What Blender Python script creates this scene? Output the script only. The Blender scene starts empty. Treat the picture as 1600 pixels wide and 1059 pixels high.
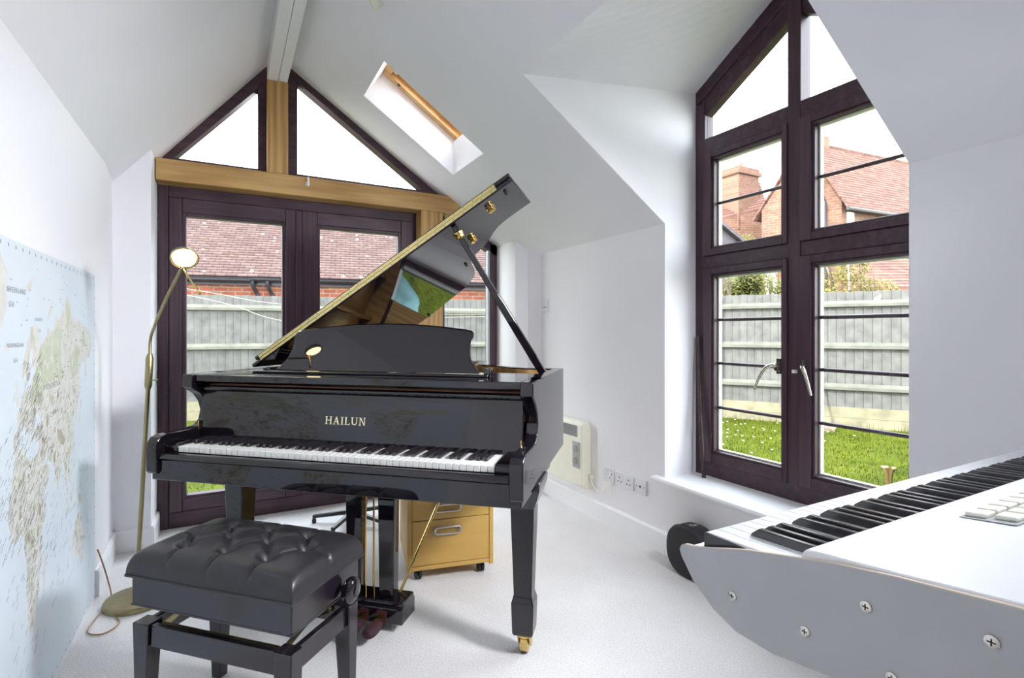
import bpy, bmesh, math, random
from mathutils import Vector, Matrix
from mathutils.geometry import tessellate_polygon
random.seed(7)
SC = bpy.context.scene
COL = SC.collection
PI = math.pi
def R(d): return d * PI / 180

# ------------------------------------------------------------------ materials
def nodes(name):
    m = bpy.data.materials.new(name); m.use_nodes = True
    nt = m.node_tree; b = nt.nodes['Principled BSDF']
    return m, nt, b
def N(nt, t, **kw):
    n = nt.nodes.new(t)
    for k, v in kw.items(): setattr(n, k, v)
    return n
def ramp(nt, fac, stops):
    r = N(nt, 'ShaderNodeValToRGB'); e = r.color_ramp.elements
    while len(e) < len(stops): e.new(.5)
    for i, (p, c) in enumerate(stops): e[i].position = p; e[i].color = (*c, 1)
    nt.links.new(fac, r.inputs[0]); return r.outputs[0]
def coords(nt, scale=(1, 1, 1), rot=(0, 0, 0)):
    t = N(nt, 'ShaderNodeTexCoord'); mp = N(nt, 'ShaderNodeMapping')
    mp.inputs['Scale'].default_value = scale; mp.inputs['Rotation'].default_value = rot
    nt.links.new(t.outputs['Object'], mp.inputs[0]); return mp.outputs[0]
def noise(nt, vec, scale, detail=3, rough=.5):
    n = N(nt, 'ShaderNodeTexNoise'); n.inputs['Scale'].default_value = scale
    n.inputs['Detail'].default_value = detail; n.inputs['Roughness'].default_value = rough
    nt.links.new(vec, n.inputs['Vector']); return n.outputs['Fac']
def bump(nt, b, h, strength, dist=.002):
    n = N(nt, 'ShaderNodeBump'); n.inputs['Strength'].default_value = strength; n.inputs['Distance'].default_value = dist
    nt.links.new(h, n.inputs['Height']); nt.links.new(n.outputs[0], b.inputs['Normal'])
def plain(name, col, rough=.5, metal=0, vary=.06, scale=12, bmp=0, bscale=80, coat=0, spec=.5, bdist=.002, ior=1.5):
    m, nt, b = nodes(name); b.inputs['IOR'].default_value = ior
    v = coords(nt)
    f = noise(nt, v, scale)
    a = [max(0, c * (1 - vary)) for c in col]; z = [min(1, c * (1 + vary)) for c in col]
    nt.links.new(ramp(nt, f, [(.3, a), (.7, z)]), b.inputs['Base Color'])
    b.inputs['Roughness'].default_value = rough; b.inputs['Metallic'].default_value = metal
    b.inputs['Coat Weight'].default_value = coat; b.inputs['Coat Roughness'].default_value = .03
    b.inputs['Specular IOR Level'].default_value = spec
    if bmp: bump(nt, b, noise(nt, v, bscale, 4), bmp, bdist)
    return m
def wood(name, c1, c2, rough=.45, axis=0, scale=1.0, coat=0):
    m, nt, b = nodes(name)
    s = [26 * scale] * 3; s[axis] = 1.6 * scale
    v = coords(nt, s)
    f = noise(nt, v, 1.0, 5, .6)
    w = N(nt, 'ShaderNodeTexWave'); w.inputs['Scale'].default_value = .35; w.inputs['Distortion'].default_value = 7
    w.inputs['Detail'].default_value = 2; nt.links.new(v, w.inputs['Vector'])
    mx = N(nt, 'ShaderNodeMath', operation='MULTIPLY_ADD'); nt.links.new(w.outputs['Fac'], mx.inputs[0]); mx.inputs[1].default_value = .28
    nt.links.new(f, mx.inputs[2])
    nt.links.new(ramp(nt, mx.outputs[0], [(.38, c1), (.82, c2)]), b.inputs['Base Color'])
    b.inputs['Roughness'].default_value = rough; b.inputs['Coat Weight'].default_value = coat
    bump(nt, b, f, .08, .001)
    return m
def emit(name, col, s):
    m, nt, b = nodes(name)
    b.inputs['Base Color'].default_value = (.9, .85, .7, 1)
    b.inputs['Emission Color'].default_value = (*col, 1); b.inputs['Emission Strength'].default_value = s
    return m
def glassmat(name):
    m = bpy.data.materials.new(name); m.use_nodes = True; nt = m.node_tree
    nt.nodes.remove(nt.nodes['Principled BSDF']); out = nt.nodes['Material Output']
    t = N(nt, 'ShaderNodeBsdfTransparent'); g = N(nt, 'ShaderNodeBsdfGlossy'); g.inputs['Roughness'].default_value = .005
    t.inputs[0].default_value = (.965, .985, .975, 1)
    lw_ = N(nt, 'ShaderNodeLayerWeight'); lw_.inputs[0].default_value = .5
    pw = N(nt, 'ShaderNodeMath', operation='POWER'); pw.inputs[1].default_value = 5; nt.links.new(lw_.outputs['Facing'], pw.inputs[0])
    fr = N(nt, 'ShaderNodeMath', operation='MULTIPLY_ADD'); fr.inputs[1].default_value = .9; fr.inputs[2].default_value = .014; nt.links.new(pw.outputs[0], fr.inputs[0])
    mx = N(nt, 'ShaderNodeMixShader')
    nt.links.new(fr.outputs[0], mx.inputs[0]); nt.links.new(t.outputs[0], mx.inputs[1]); nt.links.new(g.outputs[0], mx.inputs[2])
    nt.links.new(mx.outputs[0], out.inputs[0]); return m
def swizzle(nt, ax, kz=1.0):
    # plane coordinates (along, up) from object space
    t = N(nt, 'ShaderNodeTexCoord'); s = N(nt, 'ShaderNodeSeparateXYZ'); c = N(nt, 'ShaderNodeCombineXYZ')
    nt.links.new(t.outputs['Object'], s.inputs[0]); nt.links.new(s.outputs[ax], c.inputs[0])
    mu = N(nt, 'ShaderNodeMath', operation='MULTIPLY'); mu.inputs[1].default_value = kz
    nt.links.new(s.outputs[2], mu.inputs[0]); nt.links.new(mu.outputs[0], c.inputs[1]); return c.outputs[0]
def bricks(name, c1, c2, mortar, w=.225, h=.075, ax=0, ms=.012, kz=1.0, rough=.85, patch=None):
    m, nt, b = nodes(name)
    v = swizzle(nt, ax, kz)
    k = N(nt, 'ShaderNodeTexBrick'); k.offset = .5
    k.inputs['Scale'].default_value = 1; k.inputs['Brick Width'].default_value = w; k.inputs['Row Height'].default_value = h
    k.inputs['Mortar Size'].default_value = ms; k.inputs['Color1'].default_value = (*c1, 1); k.inputs['Color2'].default_value = (*c2, 1)
    k.inputs['Mortar'].default_value = (*mortar, 1); nt.links.new(v, k.inputs['Vector'])
    mx = N(nt, 'ShaderNodeMix', data_type='RGBA', blend_type='MULTIPLY'); mx.inputs[0].default_value = 1
    nt.links.new(k.outputs['Color'], mx.inputs[6])
    nt.links.new(ramp(nt, noise(nt, v, 5, 6, .7), [(.3, (.72, .72, .74)), (.7, (1.2, 1.17, 1.12))]), mx.inputs[7])
    o = mx.outputs[2]
    if patch:
        vo = N(nt, 'ShaderNodeTexVoronoi'); vo.inputs['Scale'].default_value = patch[1]; nt.links.new(v, vo.inputs['Vector'])
        f = ramp(nt, vo.outputs['Distance'], [(.10, (1, 1, 1)), (.17, (0, 0, 0))])
        m2 = N(nt, 'ShaderNodeMix', data_type='RGBA'); nt.links.new(f, m2.inputs[0]); nt.links.new(o, m2.inputs[6])
        vcol = ramp(nt, noise(nt, v, 2.1, 1), [(.46, patch[0]), (.54, patch[2])]); nt.links.new(vcol, m2.inputs[7]); o = m2.outputs[2]
    nt.links.new(o, b.inputs['Base Color']); b.inputs['Roughness'].default_value = rough
    b.inputs['Specular IOR Level'].default_value = .25
    return m

M = {}
M['wall'] = plain('wall_paint', (.87, .865, .895), .75, vary=.008, scale=3, bmp=.05, bscale=240, spec=.25)
M['backwall'] = plain('bounce_cutting_wall', (.30, .28, .27), .75, vary=.01, scale=3)  # dark tone put on the unseen back wall to cut bounced light
M['white'] = plain('white_gloss_paint', (.86, .865, .88), .35, vary=.01)
M['frame'] = wood('dark_foil_frame', (.036, .016, .025), (.072, .036, .052), .42, 2, 1.6)
M['frameh'] = wood('dark_foil_frame_rail', (.036, .016, .025), (.072, .036, .052), .42, 0, 1.6)
M['oak'] = wood('oak', (.36, .19, .055), (.56, .35, .13), .5, 0, .9)
M['oakv'] = wood('oak_upright', (.36, .19, .055), (.56, .35, .13), .5, 2, .9)
M['pine'] = wood('pine', (.60, .33, .12), (.78, .50, .22), .4, 0, .9)
M['glass'] = glassmat('window_glass')
M['piano'] = plain('black_piano_lacquer', (.008, .006, .0095), .03, vary=.05, ior=1.62)
M['satin'] = plain('black_satin_lacquer', (.013, .010, .015), .14, vary=.05, ior=1.62)
M['ebony'] = plain('ebony_key', (.014, .012, .015), .22, vary=.05, ior=1.7)
M['ivory'] = plain('ivory_key', (.86, .85, .82), .18, vary=.01)
M['brass'] = plain('brass', (.66, .47, .17), .2, 1, vary=.05)
M['hingebrass'] = plain('brass_hinge', (.72, .60, .28), .28, 1, vary=.05)
M['gold'] = plain('gold_letter', (.86, .76, .50), .35, .25, vary=.03)
M['agedbrass'] = plain('aged_brass', (.36, .31, .17), .33, 1, vary=.1)
M['chrome'] = plain('nickel', (.62, .58, .52), .18, 1, vary=.04)
M['steel'] = plain('brushed_aluminium', (.5, .48, .47), .35, 1, vary=.05)
M['bronze'] = plain('bronze_plate', (.55, .36, .12), .3, .8, vary=.06)
M['maple'] = wood('birdseye_maple', (.42, .22, .07), (.62, .37, .14), .25, 1, .6, coat=.5)
M['mahogany'] = wood('mahogany', (.15, .05, .025), (.30, .12, .06), .3, 0, 1)
M['spruce'] = wood('spruce', (.5, .3, .12), (.64, .42, .2), .4, 1, 1)
M['string'] = plain('steel_string', (.6, .55, .5), .3, 1)
M['copper'] = plain('copper_toned_rail', (.52, .25, .16), .3, vary=.08)
M['felt'] = plain('plum_felt', (.035, .007, .014), .8, vary=.3, scale=60)
M['redfelt'] = plain('red_felt', (.07, .01, .01), .9)
M['leather'] = plain('black_leather', (.020, .018, .022), .36, vary=.15, scale=30, bmp=.12, bscale=420, bdist=.001)
M['rubber'] = plain('black_rubber', (.012, .012, .013), .6)
M['nylon'] = plain('black_nylon_case', (.016, .015, .018), .62, vary=.2, bmp=.3, bscale=500)
M['plastic'] = plain('black_plastic', (.015, .015, .017), .4)
M['birch'] = wood('birch_veneer', (.45, .26, .06), (.57, .36, .10), .4, 0, .35)
M['cream'] = plain('cream_enamel', (.80, .78, .66), .35, vary=.02)
M['grille'] = plain('grey_grille', (.33, .32, .29), .5)
M['panelgrey'] = plain('grey_control_panel', (.42, .44, .45), .35)
M['socket'] = plain('white_plastic_plate', (.76, .76, .80), .3, vary=.02)
M['dark'] = plain('dark_hole', (.02, .02, .02), .6)
M['kwhite'] = plain('white_enamel_casing', (.82, .83, .86), .25, vary=.01)
M['kside'] = plain('grey_painted_board', (.43, .435, .435), .42, vary=.03, bmp=.04, bscale=160)
M['kply'] = plain('pale_board_edge', (.62, .50, .40), .5)
M['button'] = plain('cream_button', (.74, .73, .64), .4)
M['bamboo'] = plain('dark_bamboo', (.045, .026, .02), .35, vary=.5, scale=25)
M['cable'] = plain('amber_cable', (.30, .15, .05), .35)
M['led'] = emit('lamp_diffuser', (1.0, .80, .42), 3.5)
M['poster_sea'] = plain('map_sea', (.70, .775, .85), .45, vary=.02, scale=4)
M['poster_land'] = plain('map_land', (.72, .705, .67), .45, vary=.08, scale=18)
M['poster_green'] = plain('map_green', (.60, .64, .50), .45, vary=.08, scale=18)
M['poster_brown'] = plain('map_mountain', (.52, .46, .38), .45, vary=.14, scale=22)
M['poster_ink'] = plain('map_ink', (.27, .27, .28), .5)
M['fence'] = plain('grey_green_fence_board', (.107, .104, .096), .85, vary=.25, scale=7)
M['fencerail'] = plain('pale_fence_rail', (.11, .11, .088), .85, vary=.2, scale=6)
M['gravel'] = plain('mossy_gravel_board', (.185, .165, .105), .9, vary=.25, scale=5)
M['post'] = plain('tan_fence_post', (.17, .125, .10), .9, vary=.2)
M['gutter'] = plain('black_gutter', (.022, .020, .024), .35)
M['white_frame'] = plain('white_painted_timber', (.7, .7, .7), .5)
M['slate'] = plain('dark_weatherboard', (.07, .06, .07), .8, vary=.3)
M['tile'] = bricks('brown_roof_tiles', (.085, .052, .048), (.125, .08, .073), (.03, .018, .016), w=.17, h=.1, ms=.006, kz=1.828, patch=((.33, .30, .28), 4.2, (.11, .10, .035)))
M['tile2'] = bricks('clay_roof_tiles', (.125, .062, .048), (.18, .095, .075), (.055, .028, .022), w=.2, h=.11, ms=.004, kz=1.5)
M['brick'] = bricks('red_bricks', (.22, .058, .030), (.29, .088, .045), (.22, .18, .15), ms=.010)
M['brickx'] = bricks('house_bricks', (.17, .072, .044), (.215, .105, .068), (.17, .13, .105), ms=.012)
M['bricky'] = bricks('house_bricks_gable', (.17, .072, .044), (.215, .105, .068), (.17, .13, .105), ms=.012, ax=1)
M['pot'] = plain('clay_pot', (.5, .25, .16), .8)
M['cord'] = plain('cream_cord', (.40, .34, .27), .7)
M['ash'] = plain('pale_ash', (.24, .18, .14), .6)
M['tarp'] = plain('blue_green_tarpaulin', (.09, .20, .215), .42, vary=.2, scale=4, bmp=.5, bscale=6, bdist=.05)
def leafmat(n, a, z):
    m, nt, b = nodes(n); nt.links.new(ramp(nt, noise(nt, coords(nt), 4), [(.3, a), (.7, z)]), b.inputs['Base Color'])
    b.inputs['Roughness'].default_value = .75; b.inputs['Specular IOR Level'].default_value = .08; return m
M['leaf_a'] = leafmat('olive_leaf', (.06, .07, .018), (.16, .16, .05))
M['leaf_b'] = leafmat('yellow_leaf', (.12, .115, .03), (.26, .22, .08))
M['bark'] = plain('bark', (.16, .12, .09), .9, vary=.3)
M['blade'] = leafmat('grass_blade', (.045, .062, .003), (.105, .125, .008))
M['daisy'] = plain('daisy_white', (.8, .8, .75), .7)
def lawnmat():
    m, nt, b = nodes('lawn_turf'); v = coords(nt)
    nt.links.new(ramp(nt, noise(nt, v, 2.2, 8, .75), [(.3, (.04, .055, .006)), (.55, (.075, .095, .010)), (.75, (.13, .125, .02))]), b.inputs['Base Color'])
    b.inputs['Roughness'].default_value = .9; b.inputs['Specular IOR Level'].default_value = .08; bump(nt, b, noise(nt, v, 60, 5), .8, .03); return m
M['lawn'] = lawnmat()
def carpetmat():
    m, nt, b = nodes('cream_carpet'); v = coords(nt)
    f = noise(nt, v, 170, 4, .7); g = noise(nt, v, 3, 3)
    mx = N(nt, 'ShaderNodeMath', operation='MULTIPLY_ADD'); nt.links.new(g, mx.inputs[0]); mx.inputs[1].default_value = .25; nt.links.new(f, mx.inputs[2])
    nt.links.new(ramp(nt, mx.outputs[0], [(.42, (.62, .595, .58)), (.80, (.85, .83, .82))]), b.inputs['Base Color'])
    b.inputs['Roughness'].default_value = .95; b.inputs['Specular IOR Level'].default_value = .1
    bump(nt, b, f, .7, .006); return m
M['carpet'] = carpetmat()

# ------------------------------------------------------------------ mesh helpers
class MB:
    def __init__(s): s.v = []; s.f = []; s.m = []
    def add(s, vs, fs, mi=0):
        o = len(s.v); s.v += [tuple(p) for p in vs]; s.f += [[i + o for i in f] for f in fs]; s.m += [mi] * len(fs); return s
    def box(s, x0, x1, y0, y1, z0, z1, mi=0):
        if x0 > x1: x0, x1 = x1, x0
        if y0 > y1: y0, y1 = y1, y0
        if z0 > z1: z0, z1 = z1, z0
        return s.add([(x0, y0, z0), (x1, y0, z0), (x1, y1, z0), (x0, y1, z0), (x0, y0, z1), (x1, y0, z1), (x1, y1, z1), (x0, y1, z1)],
                     [[0, 3, 2, 1], [4, 5, 6, 7], [0, 1, 5, 4], [1, 2, 6, 5], [2, 3, 7, 6], [3, 0, 4, 7]], mi)
    def prism(s, poly, off, mi=0, mi_side=None):
        """solid from a planar 3D polygon swept by vector off"""
        n = len(poly); a = [Vector(p) for p in poly]; o = Vector(off); b = [p + o for p in a]
        vs = a + b
        fs = [list(range(n))[::-1], [i + n for i in range(n)]]
        s.add(vs, fs, mi)
        k = len(s.v) - 2 * n
        for i in range(n):
            j = (i + 1) % n; s.f.append([k + i, k + j, k + j + n, k + i + n]); s.m.append(mi if mi_side is None else mi_side)
        return s
    def loft(s, rings, caps=True, closed=True, mi=0):
        n = len(rings[0]); o = len(s.v)
        for r in rings: s.v += [tuple(p) for p in r]
        for i in range(len(rings) - 1):
            for j in range(n if closed else n - 1):
                k = (j + 1) % n
                s.f.append([o + i * n + j, o + i * n + k, o + (i + 1) * n + k, o + (i + 1) * n + j]); s.m.append(mi)
        if caps:
            s.f.append([o + j for j in range(n)][::-1]); s.m.append(mi)
            s.f.append([o + (len(rings) - 1) * n + j for j in range(n)]); s.m.append(mi)
        return s
    def tube(s, path, r, seg=10, mi=0):
        p = [Vector(q) for q in path]; rr = r if isinstance(r, (list, tuple)) else [r] * len(p)
        rings = []; up = None
        for i, q in enumerate(p):
            t = (p[min(i + 1, len(p) - 1)] - p[max(i - 1, 0)]).normalized()
            if up is None:
                up = Vector((0, 0, 1)) if abs(t.z) < .9 else Vector((1, 0, 0))
            a = t.cross(up).normalized(); b = a.cross(t).normalized(); up = b
            rings.append([q + (a * math.cos(2 * PI * k / seg) + b * math.sin(2 * PI * k / seg)) * rr[i] for k in range(seg)])
        return s.loft(rings, mi=mi)
    def lathe(s, prof, c=(0, 0, 0), axis=(0, 0, 1), seg=28, mi=0):
        ax = Vector(axis).normalized(); u = ax.orthogonal().normalized(); w = ax.cross(u); c = Vector(c)
        return s.loft([[c + ax * h + (u * math.cos(2 * PI * k / seg) + w * math.sin(2 * PI * k / seg)) * max(r, 1e-4) for k in range(seg)] for r, h in prof], mi=mi)
    def taper(s, c0, h0, c1, h1, mi=0):
        """square bar from centre c0 with half sizes h0 to c1 with h1 (along z)"""
        r = lambda c, h: [(c[0] - h[0], c[1] - h[1], c[2]), (c[0] + h[0], c[1] - h[1], c[2]), (c[0] + h[0], c[1] + h[1], c[2]), (c[0] - h[0], c[1] + h[1], c[2])]
        return s.loft([r(c0, h0), r(c1, h1)], mi=mi)
    def build(s, name, mats, parent=None, smooth=False, bevel=0, seg=2, angle=40, sub=0):
        me = bpy.data.meshes.new(name)
        me.from_pydata(s.v, [], s.f)
        for m in (mats if isinstance(mats, (list, tuple)) else [mats]): me.materials.append(M[m])
        me.polygons.foreach_set('material_index', s.m)
        bm = bmesh.new(); bm.from_mesh(me); bmesh.ops.recalc_face_normals(bm, faces=bm.faces); bm.to_mesh(me); bm.free()
        me.update()
        o = bpy.data.objects.new(name, me); COL.objects.link(o)
        if parent: o.parent = parent
        if smooth or bevel:
            me.shade_smooth(); me.set_sharp_from_angle(angle=R(angle))
        if bevel:
            b = o.modifiers.new('bevel', 'BEVEL'); b.width = bevel; b.segments = seg; b.limit_method = 'ANGLE'; b.angle_limit = R(35)
            b.harden_normals = False
        if sub:
            q = o.modifiers.new('sub', 'SUBSURF'); q.levels = sub; q.render_levels = sub
        return o
def tag(o, label=None, cat=None, group=None, kind=None):
    if label: o['label'] = label
    if cat: o['category'] = cat
    if group: o['group'] = group
    if kind: o['kind'] = kind
    return o
def empty(name, loc=(0, 0, 0), rz=0, label=None, cat=None, group=None, kind=None):
    o = bpy.data.objects.new(name, None); o.empty_display_size = .1; COL.objects.link(o)
    o.location = loc; o.rotation_euler = (0, 0, rz)
    return tag(o, label, cat, group, kind)
def struct(mb, name, mats, **kw): return tag(mb.build(name, mats, **kw), kind='structure')
def copy_tree(o, parent=None):
    c = o.copy(); COL.objects.link(c)
    if parent: c.parent = parent
    for ch in list(o.children): copy_tree(ch, c)
    return c
def catmull(pts, n=6, closed=False):
    out = []; P = [Vector(p) for p in pts]; m = len(P)
    for i in range(m if closed else m - 1):
        g = lambda k: P[k % m] if closed else P[max(0, min(m - 1, k))]
        a, b, c, d = g(i - 1), g(i), g(i + 1), g(i + 2)
        for k in range(n):
            t = k / n
            out.append(.5 * ((2 * b) + (-a + c) * t + (2 * a - 5 * b + 4 * c - d) * t * t + (-a + 3 * b - 3 * c + d) * t ** 3))
    if not closed: out.append(P[-1])
    return out

# ------------------------------------------------------------------ room shell
XL, XR, YF, YB = -.512, 2.03, 3.42, -1.7
def zl(x): return 1.975 + 1.2 * (x + .512)
def zr(x): return 1.74 + .68 * (2.03 - x)
XRI = .283
DY0, DY1, DX = .914, 2.04, 1.165          # dormer opening
WX = 2.26                                 # dormer window plane
SK = (.735, 1.327, 2.786, 3.262)          # rooflight opening
ZG, ZA, YA = 2.48, 2.81, 1.4725           # dormer window eave, apex

f = MB().box(-1.2, 2.32, YB - .3, 3.78, -.14, 0); struct(f, 'floor', 'carpet')

w = MB()
w.prism([(XL, YB, -.1), (XL, 3.12, -.1), (XL, 3.12, zl(XL)), (XL, YB, zl(XL))], (-.3, 0, 0))
w.prism([(XL, 3.12, -.1), (-.53, 3.43, -.1), (-.53, 3.43, zl(-.53)), (XL, 3.12, zl(XL))], (-.3, 0, 0))
struct(w, 'wall_left', 'wall')

w = MB()   # right wall in pieces round the dormer opening
for y0, y1, z1 in ((YB, DY0 - .004, zr(XR)), (DY1 + .004, 3.28, zr(XR)), (DY0 - .004, DY1 + .004, .372)):
    w.prism([(XR, y0, -.1), (XR, y1, -.1), (XR, y1, z1), (XR, y0, z1)], (.34, 0, 0))
w.prism([(XR, 3.28, -.1), (1.965, YF + .01, -.1), (1.965, YF + .01, zr(1.965)), (XR, 3.28, zr(XR))], (.34, 0, 0))
struct(w, 'wall_right', 'wall')

w = MB()   # far wall: a nib each side of the glazing
w.prism([(-.9, YF, -.1), (-.362, YF, -.1), (-.362, YF, zl(-.362) + .02), (-.9, YF, zl(-.9) + .3)], (0, .42, 0))
w.prism([(1.875, YF - .03, -.1), (2.4, YF - .03, -.1), (2.4, YF - .03, zr(2.03) + .0), (2.03, YF - .03, zr(2.03) + .02), (1.875, YF - .03, zr(1.875) + .02)], (0, .45, 0))
struct(w, 'wall_far', 'wall')

w = MB(); w.box(XL - .3, 2.4, YB - .3, YB, -.1, 3.1); struct(w, 'wall_back', 'backwall')   # behind the camera

c = MB()
def slope_piece(fz, x0, x1, y0, y1, t=.22):
    up = Vector((0, 0, t))
    c.prism([(x0, y0, fz(x0)), (x1, y0, fz(x1)), (x1, y1, fz(x1)), (x0, y1, fz(x0))], up)
slope_piece(zl, -.95, XRI, YB, 3.85)
# right slope round rooflight and dormer
RS = (.45, 1.20, -1.10, -.10)  # opening for the unseen rooflight added to let in more daylight
slope_piece(zr, XRI, DX, SK[3], 3.85); slope_piece(zr, XRI, SK[0], SK[2], SK[3]); slope_piece(zr, DX, 2.4, SK[3], 3.85)
slope_piece(zr, SK[1], 2.4, SK[2], SK[3])
slope_piece(zr, XRI, DX, DY1, SK[2]); slope_piece(zr, DX, 2.4, DY1 + .003, SK[2])
slope_piece(zr, XRI, DX, DY0, DY1)
slope_piece(zr, XRI, 2.4, RS[3], DY0 - .003); slope_piece(zr, XRI, 2.4, YB, RS[2])
slope_piece(zr, XRI, RS[0], RS[2], RS[3]); slope_piece(zr, RS[1], 2.4, RS[2], RS[3])
# dormer inside: two cheeks and a pitched ceiling
A0, B0, A1 = (DX, DY1, zr(DX)), (DX, YA, zr(DX)), (DX, DY0, zr(DX))
for yy, s in ((DY1, 1), (DY0, -1)):
    c.prism([(XR + .002, yy, .372), (2.37, yy, .372), (2.37, yy, ZG + .01), (DX + .01, yy, zr(DX) + .02), (DX, yy, zr(DX) + .001), (XR + .002, yy, zr(XR) + .001)], (0, .14 * s, 0))
def ruled(p, q, r, s_, n=8, t=.2):
    rows = [[Vector(p).lerp(Vector(q), i / n).lerp(Vector(s_).lerp(Vector(r), i / n), j / n) for j in range(n + 1)] for i in range(n + 1)]
    o = len(c.v); k = n + 1
    for row in rows: c.v += [tuple(v) for v in row]
    for row in rows: c.v += [tuple(v + Vector((0, 0, t))) for v in row]
    for i in range(n):
        for j in range(n):
            for b in (0, k * k):
                c.f.append([o + b + i * k + j, o + b + i * k + j + 1, o + b + (i + 1) * k + j + 1, o + b + (i + 1) * k + j]); c.m.append(0)
ruled(A0, B0, (2.37, YA, ZA + .03), (2.37, DY1, ZG + .01)); ruled(B0, A1, (2.37, DY0, ZG + .01), (2.37, YA, ZA + .03))
# rooflight reveals
n_ = Vector((.562, 0, .827))
for (x0, x1, y0, y1), fz, nn in ((SK, zr, n_), (RS, zr, n_)):
    P = [Vector((x0, y0, fz(x0))), Vector((x1, y0, fz(x1))), Vector((x1, y1, fz(x1))), Vector((x0, y1, fz(x0)))]
    ctr = sum(P, Vector()) / 4
    for i in range(4):
        a, b = P[i], P[(i + 1) % 4]; out = ((a + b) / 2 - ctr).normalized() * .05
        ins = out.normalized() * -.003
        c.prism([a + ins + nn * .002, b + ins + nn * .002, b + ins + nn * .30, a + ins + nn * .30], out)
struct(c, 'ceiling', 'wall')

# skirting
def skirt(name, segs):
    b = MB()
    for (x0, y0), (x1, y1), nx, ny in segs:
        p = [(x0, y0), (x1, y1)]
        prof = [(0, 0), (.016, 0), (.016, .105), (.010, .118), (0, .118)]
        b.loft([[(px + nx * d, py + ny * d, z) for d, z in prof] for px, py in p])
    struct(b, name, 'white')
skirt('baseboard_left', [((XL, YB), (XL, .96), 1, 0), ((XL, 2.90), (XL, 3.12), 1, 0), ((XL, 3.12), (-.53, 3.43), 1, 0)])
skirt('baseboard_right', [((XR, YB), (XR, 3.28), -1, 0), ((XR, 3.28), (1.965, 3.40), -1, 0)])
skirt('baseboard_far', [((-.545, YF), (-.352, YF), 0, -1), ((-.362, YF - .0155), (-.362, 3.68), 1, 0), ((1.875, YF - .03), (2.0, YF - .03), 0, -1), ((1.875, YF - .04), (1.875, 3.68), -1, 0)])

# oak frame and ridge
t = MB()
yb0, yb1 = 3.57, 3.80
t.prism([(-.357, yb0, 2.035), (1.64, yb0, 2.035), (1.615, yb0, 2.055), (1.475, yb0, 2.160), (-.357, yb0, 2.160)], (0, yb1 - yb0, 0))
t.box(.218, .338, yb0, yb1, 2.160, 2.74, 1)
t.box(1.212, 1.378, yb0 + .005, 3.79, 0, 2.035, 1)
tr = struct(t, 'trim_1', ['oak', 'oakv'], bevel=.004)
t = MB(); t.box(.218, .278, YB, 3.60, 2.735, 2.95); t.box(.281, .334, YB, 3.60, 2.738, 2.95); t.box(.274, .286, YB, 3.6, 2.75, 2.9)
struct(t, 'trim_2', 'white', bevel=.003)
h = MB(); h.lathe([(.013, 0), (.013, .004)], (.452, yb0, 2.115), (0, -1, 0)); h.tube([(.452, yb0, 2.115), (.452, yb0 - .03, 2.115), (.452, yb0 - .036, 2.135), (.452, yb0 - .03, 2.15)], .006)
tag(h.build('hook', 'white', smooth=True), 'small white hook screwed into the oak beam above the doors', 'hook')

# ------------------------------------------------------------------ windows and doors
def bar_frame(b, x0, x1, z0, z1, w, y0, y1, ax, mi=(0, 1)):
    """rectangular frame; ax 'y' puts x across, ax 'x' puts the across axis on y"""
    def bx(a0, a1, c0, c1, m):
        if ax == 'y': b.box(a0, a1, y0, y1, c0, c1, m)
        else: b.box(y0, y1, a0, a1, c0, c1, m)
    wl = w if isinstance(w, tuple) else (w,) * 4   # left right bottom top
    bx(x0, x0 + wl[0], z0, z1, mi[0]); bx(x1 - wl[1], x1, z0, z1, mi[0])
    bx(x0 + wl[0], x1 - wl[1], z0, z0 + wl[2], mi[1]); bx(x0 + wl[0], x1 - wl[1], z1 - wl[3], z1, mi[1])
FM = ['frame', 'frameh']
# door_1 : double glazed doors in the far wall
d = empty('door_1', (0, 3.69, 0), kind='structure')
b = MB(); bar_frame(b, -.357, 1.231, 0, 2.035, (.052, .045, .095, .068), 0, .08, 'y')
b.build('door_frame', FM, d, bevel=.004)
for x0, x1, gx0, gx1 in ((-.305, .428, -.216, .313), (.428, 1.186, .546, 1.078)):
    b = MB(); y0 = -.012
    bar_frame(b, x0 + .003, x1 - .003, .097, 1.966, (gx0 - x0 - .022, x1 - gx1 - .022, .072, .085), y0, .065, 'y')
    bar_frame(b, gx0 - .022, gx1 + .022, .165, 1.885, .022, y0 + .010, .06, 'y')
    s = b.build('door_sash', FM, d, bevel=.004)
    MB().box(gx0 - .005, gx1 + .005, .022, .026, .183, 1.866).build('pane', 'glass', s)
b = MB(); b.box(.394, .432, -.022, 0, .10, 1.96); b.build('meeting_strip', FM, d, bevel=.004)
b = MB(); b.box(.474, .502, -.03, -.012, .93, 1.15); b.tube([(.488, -.03, 1.06), (.488, -.065, 1.06), (.60, -.07, 1.055)], .009)
b.build('door_handle', 'chrome', d, smooth=True)
def hinges(): pass
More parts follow.
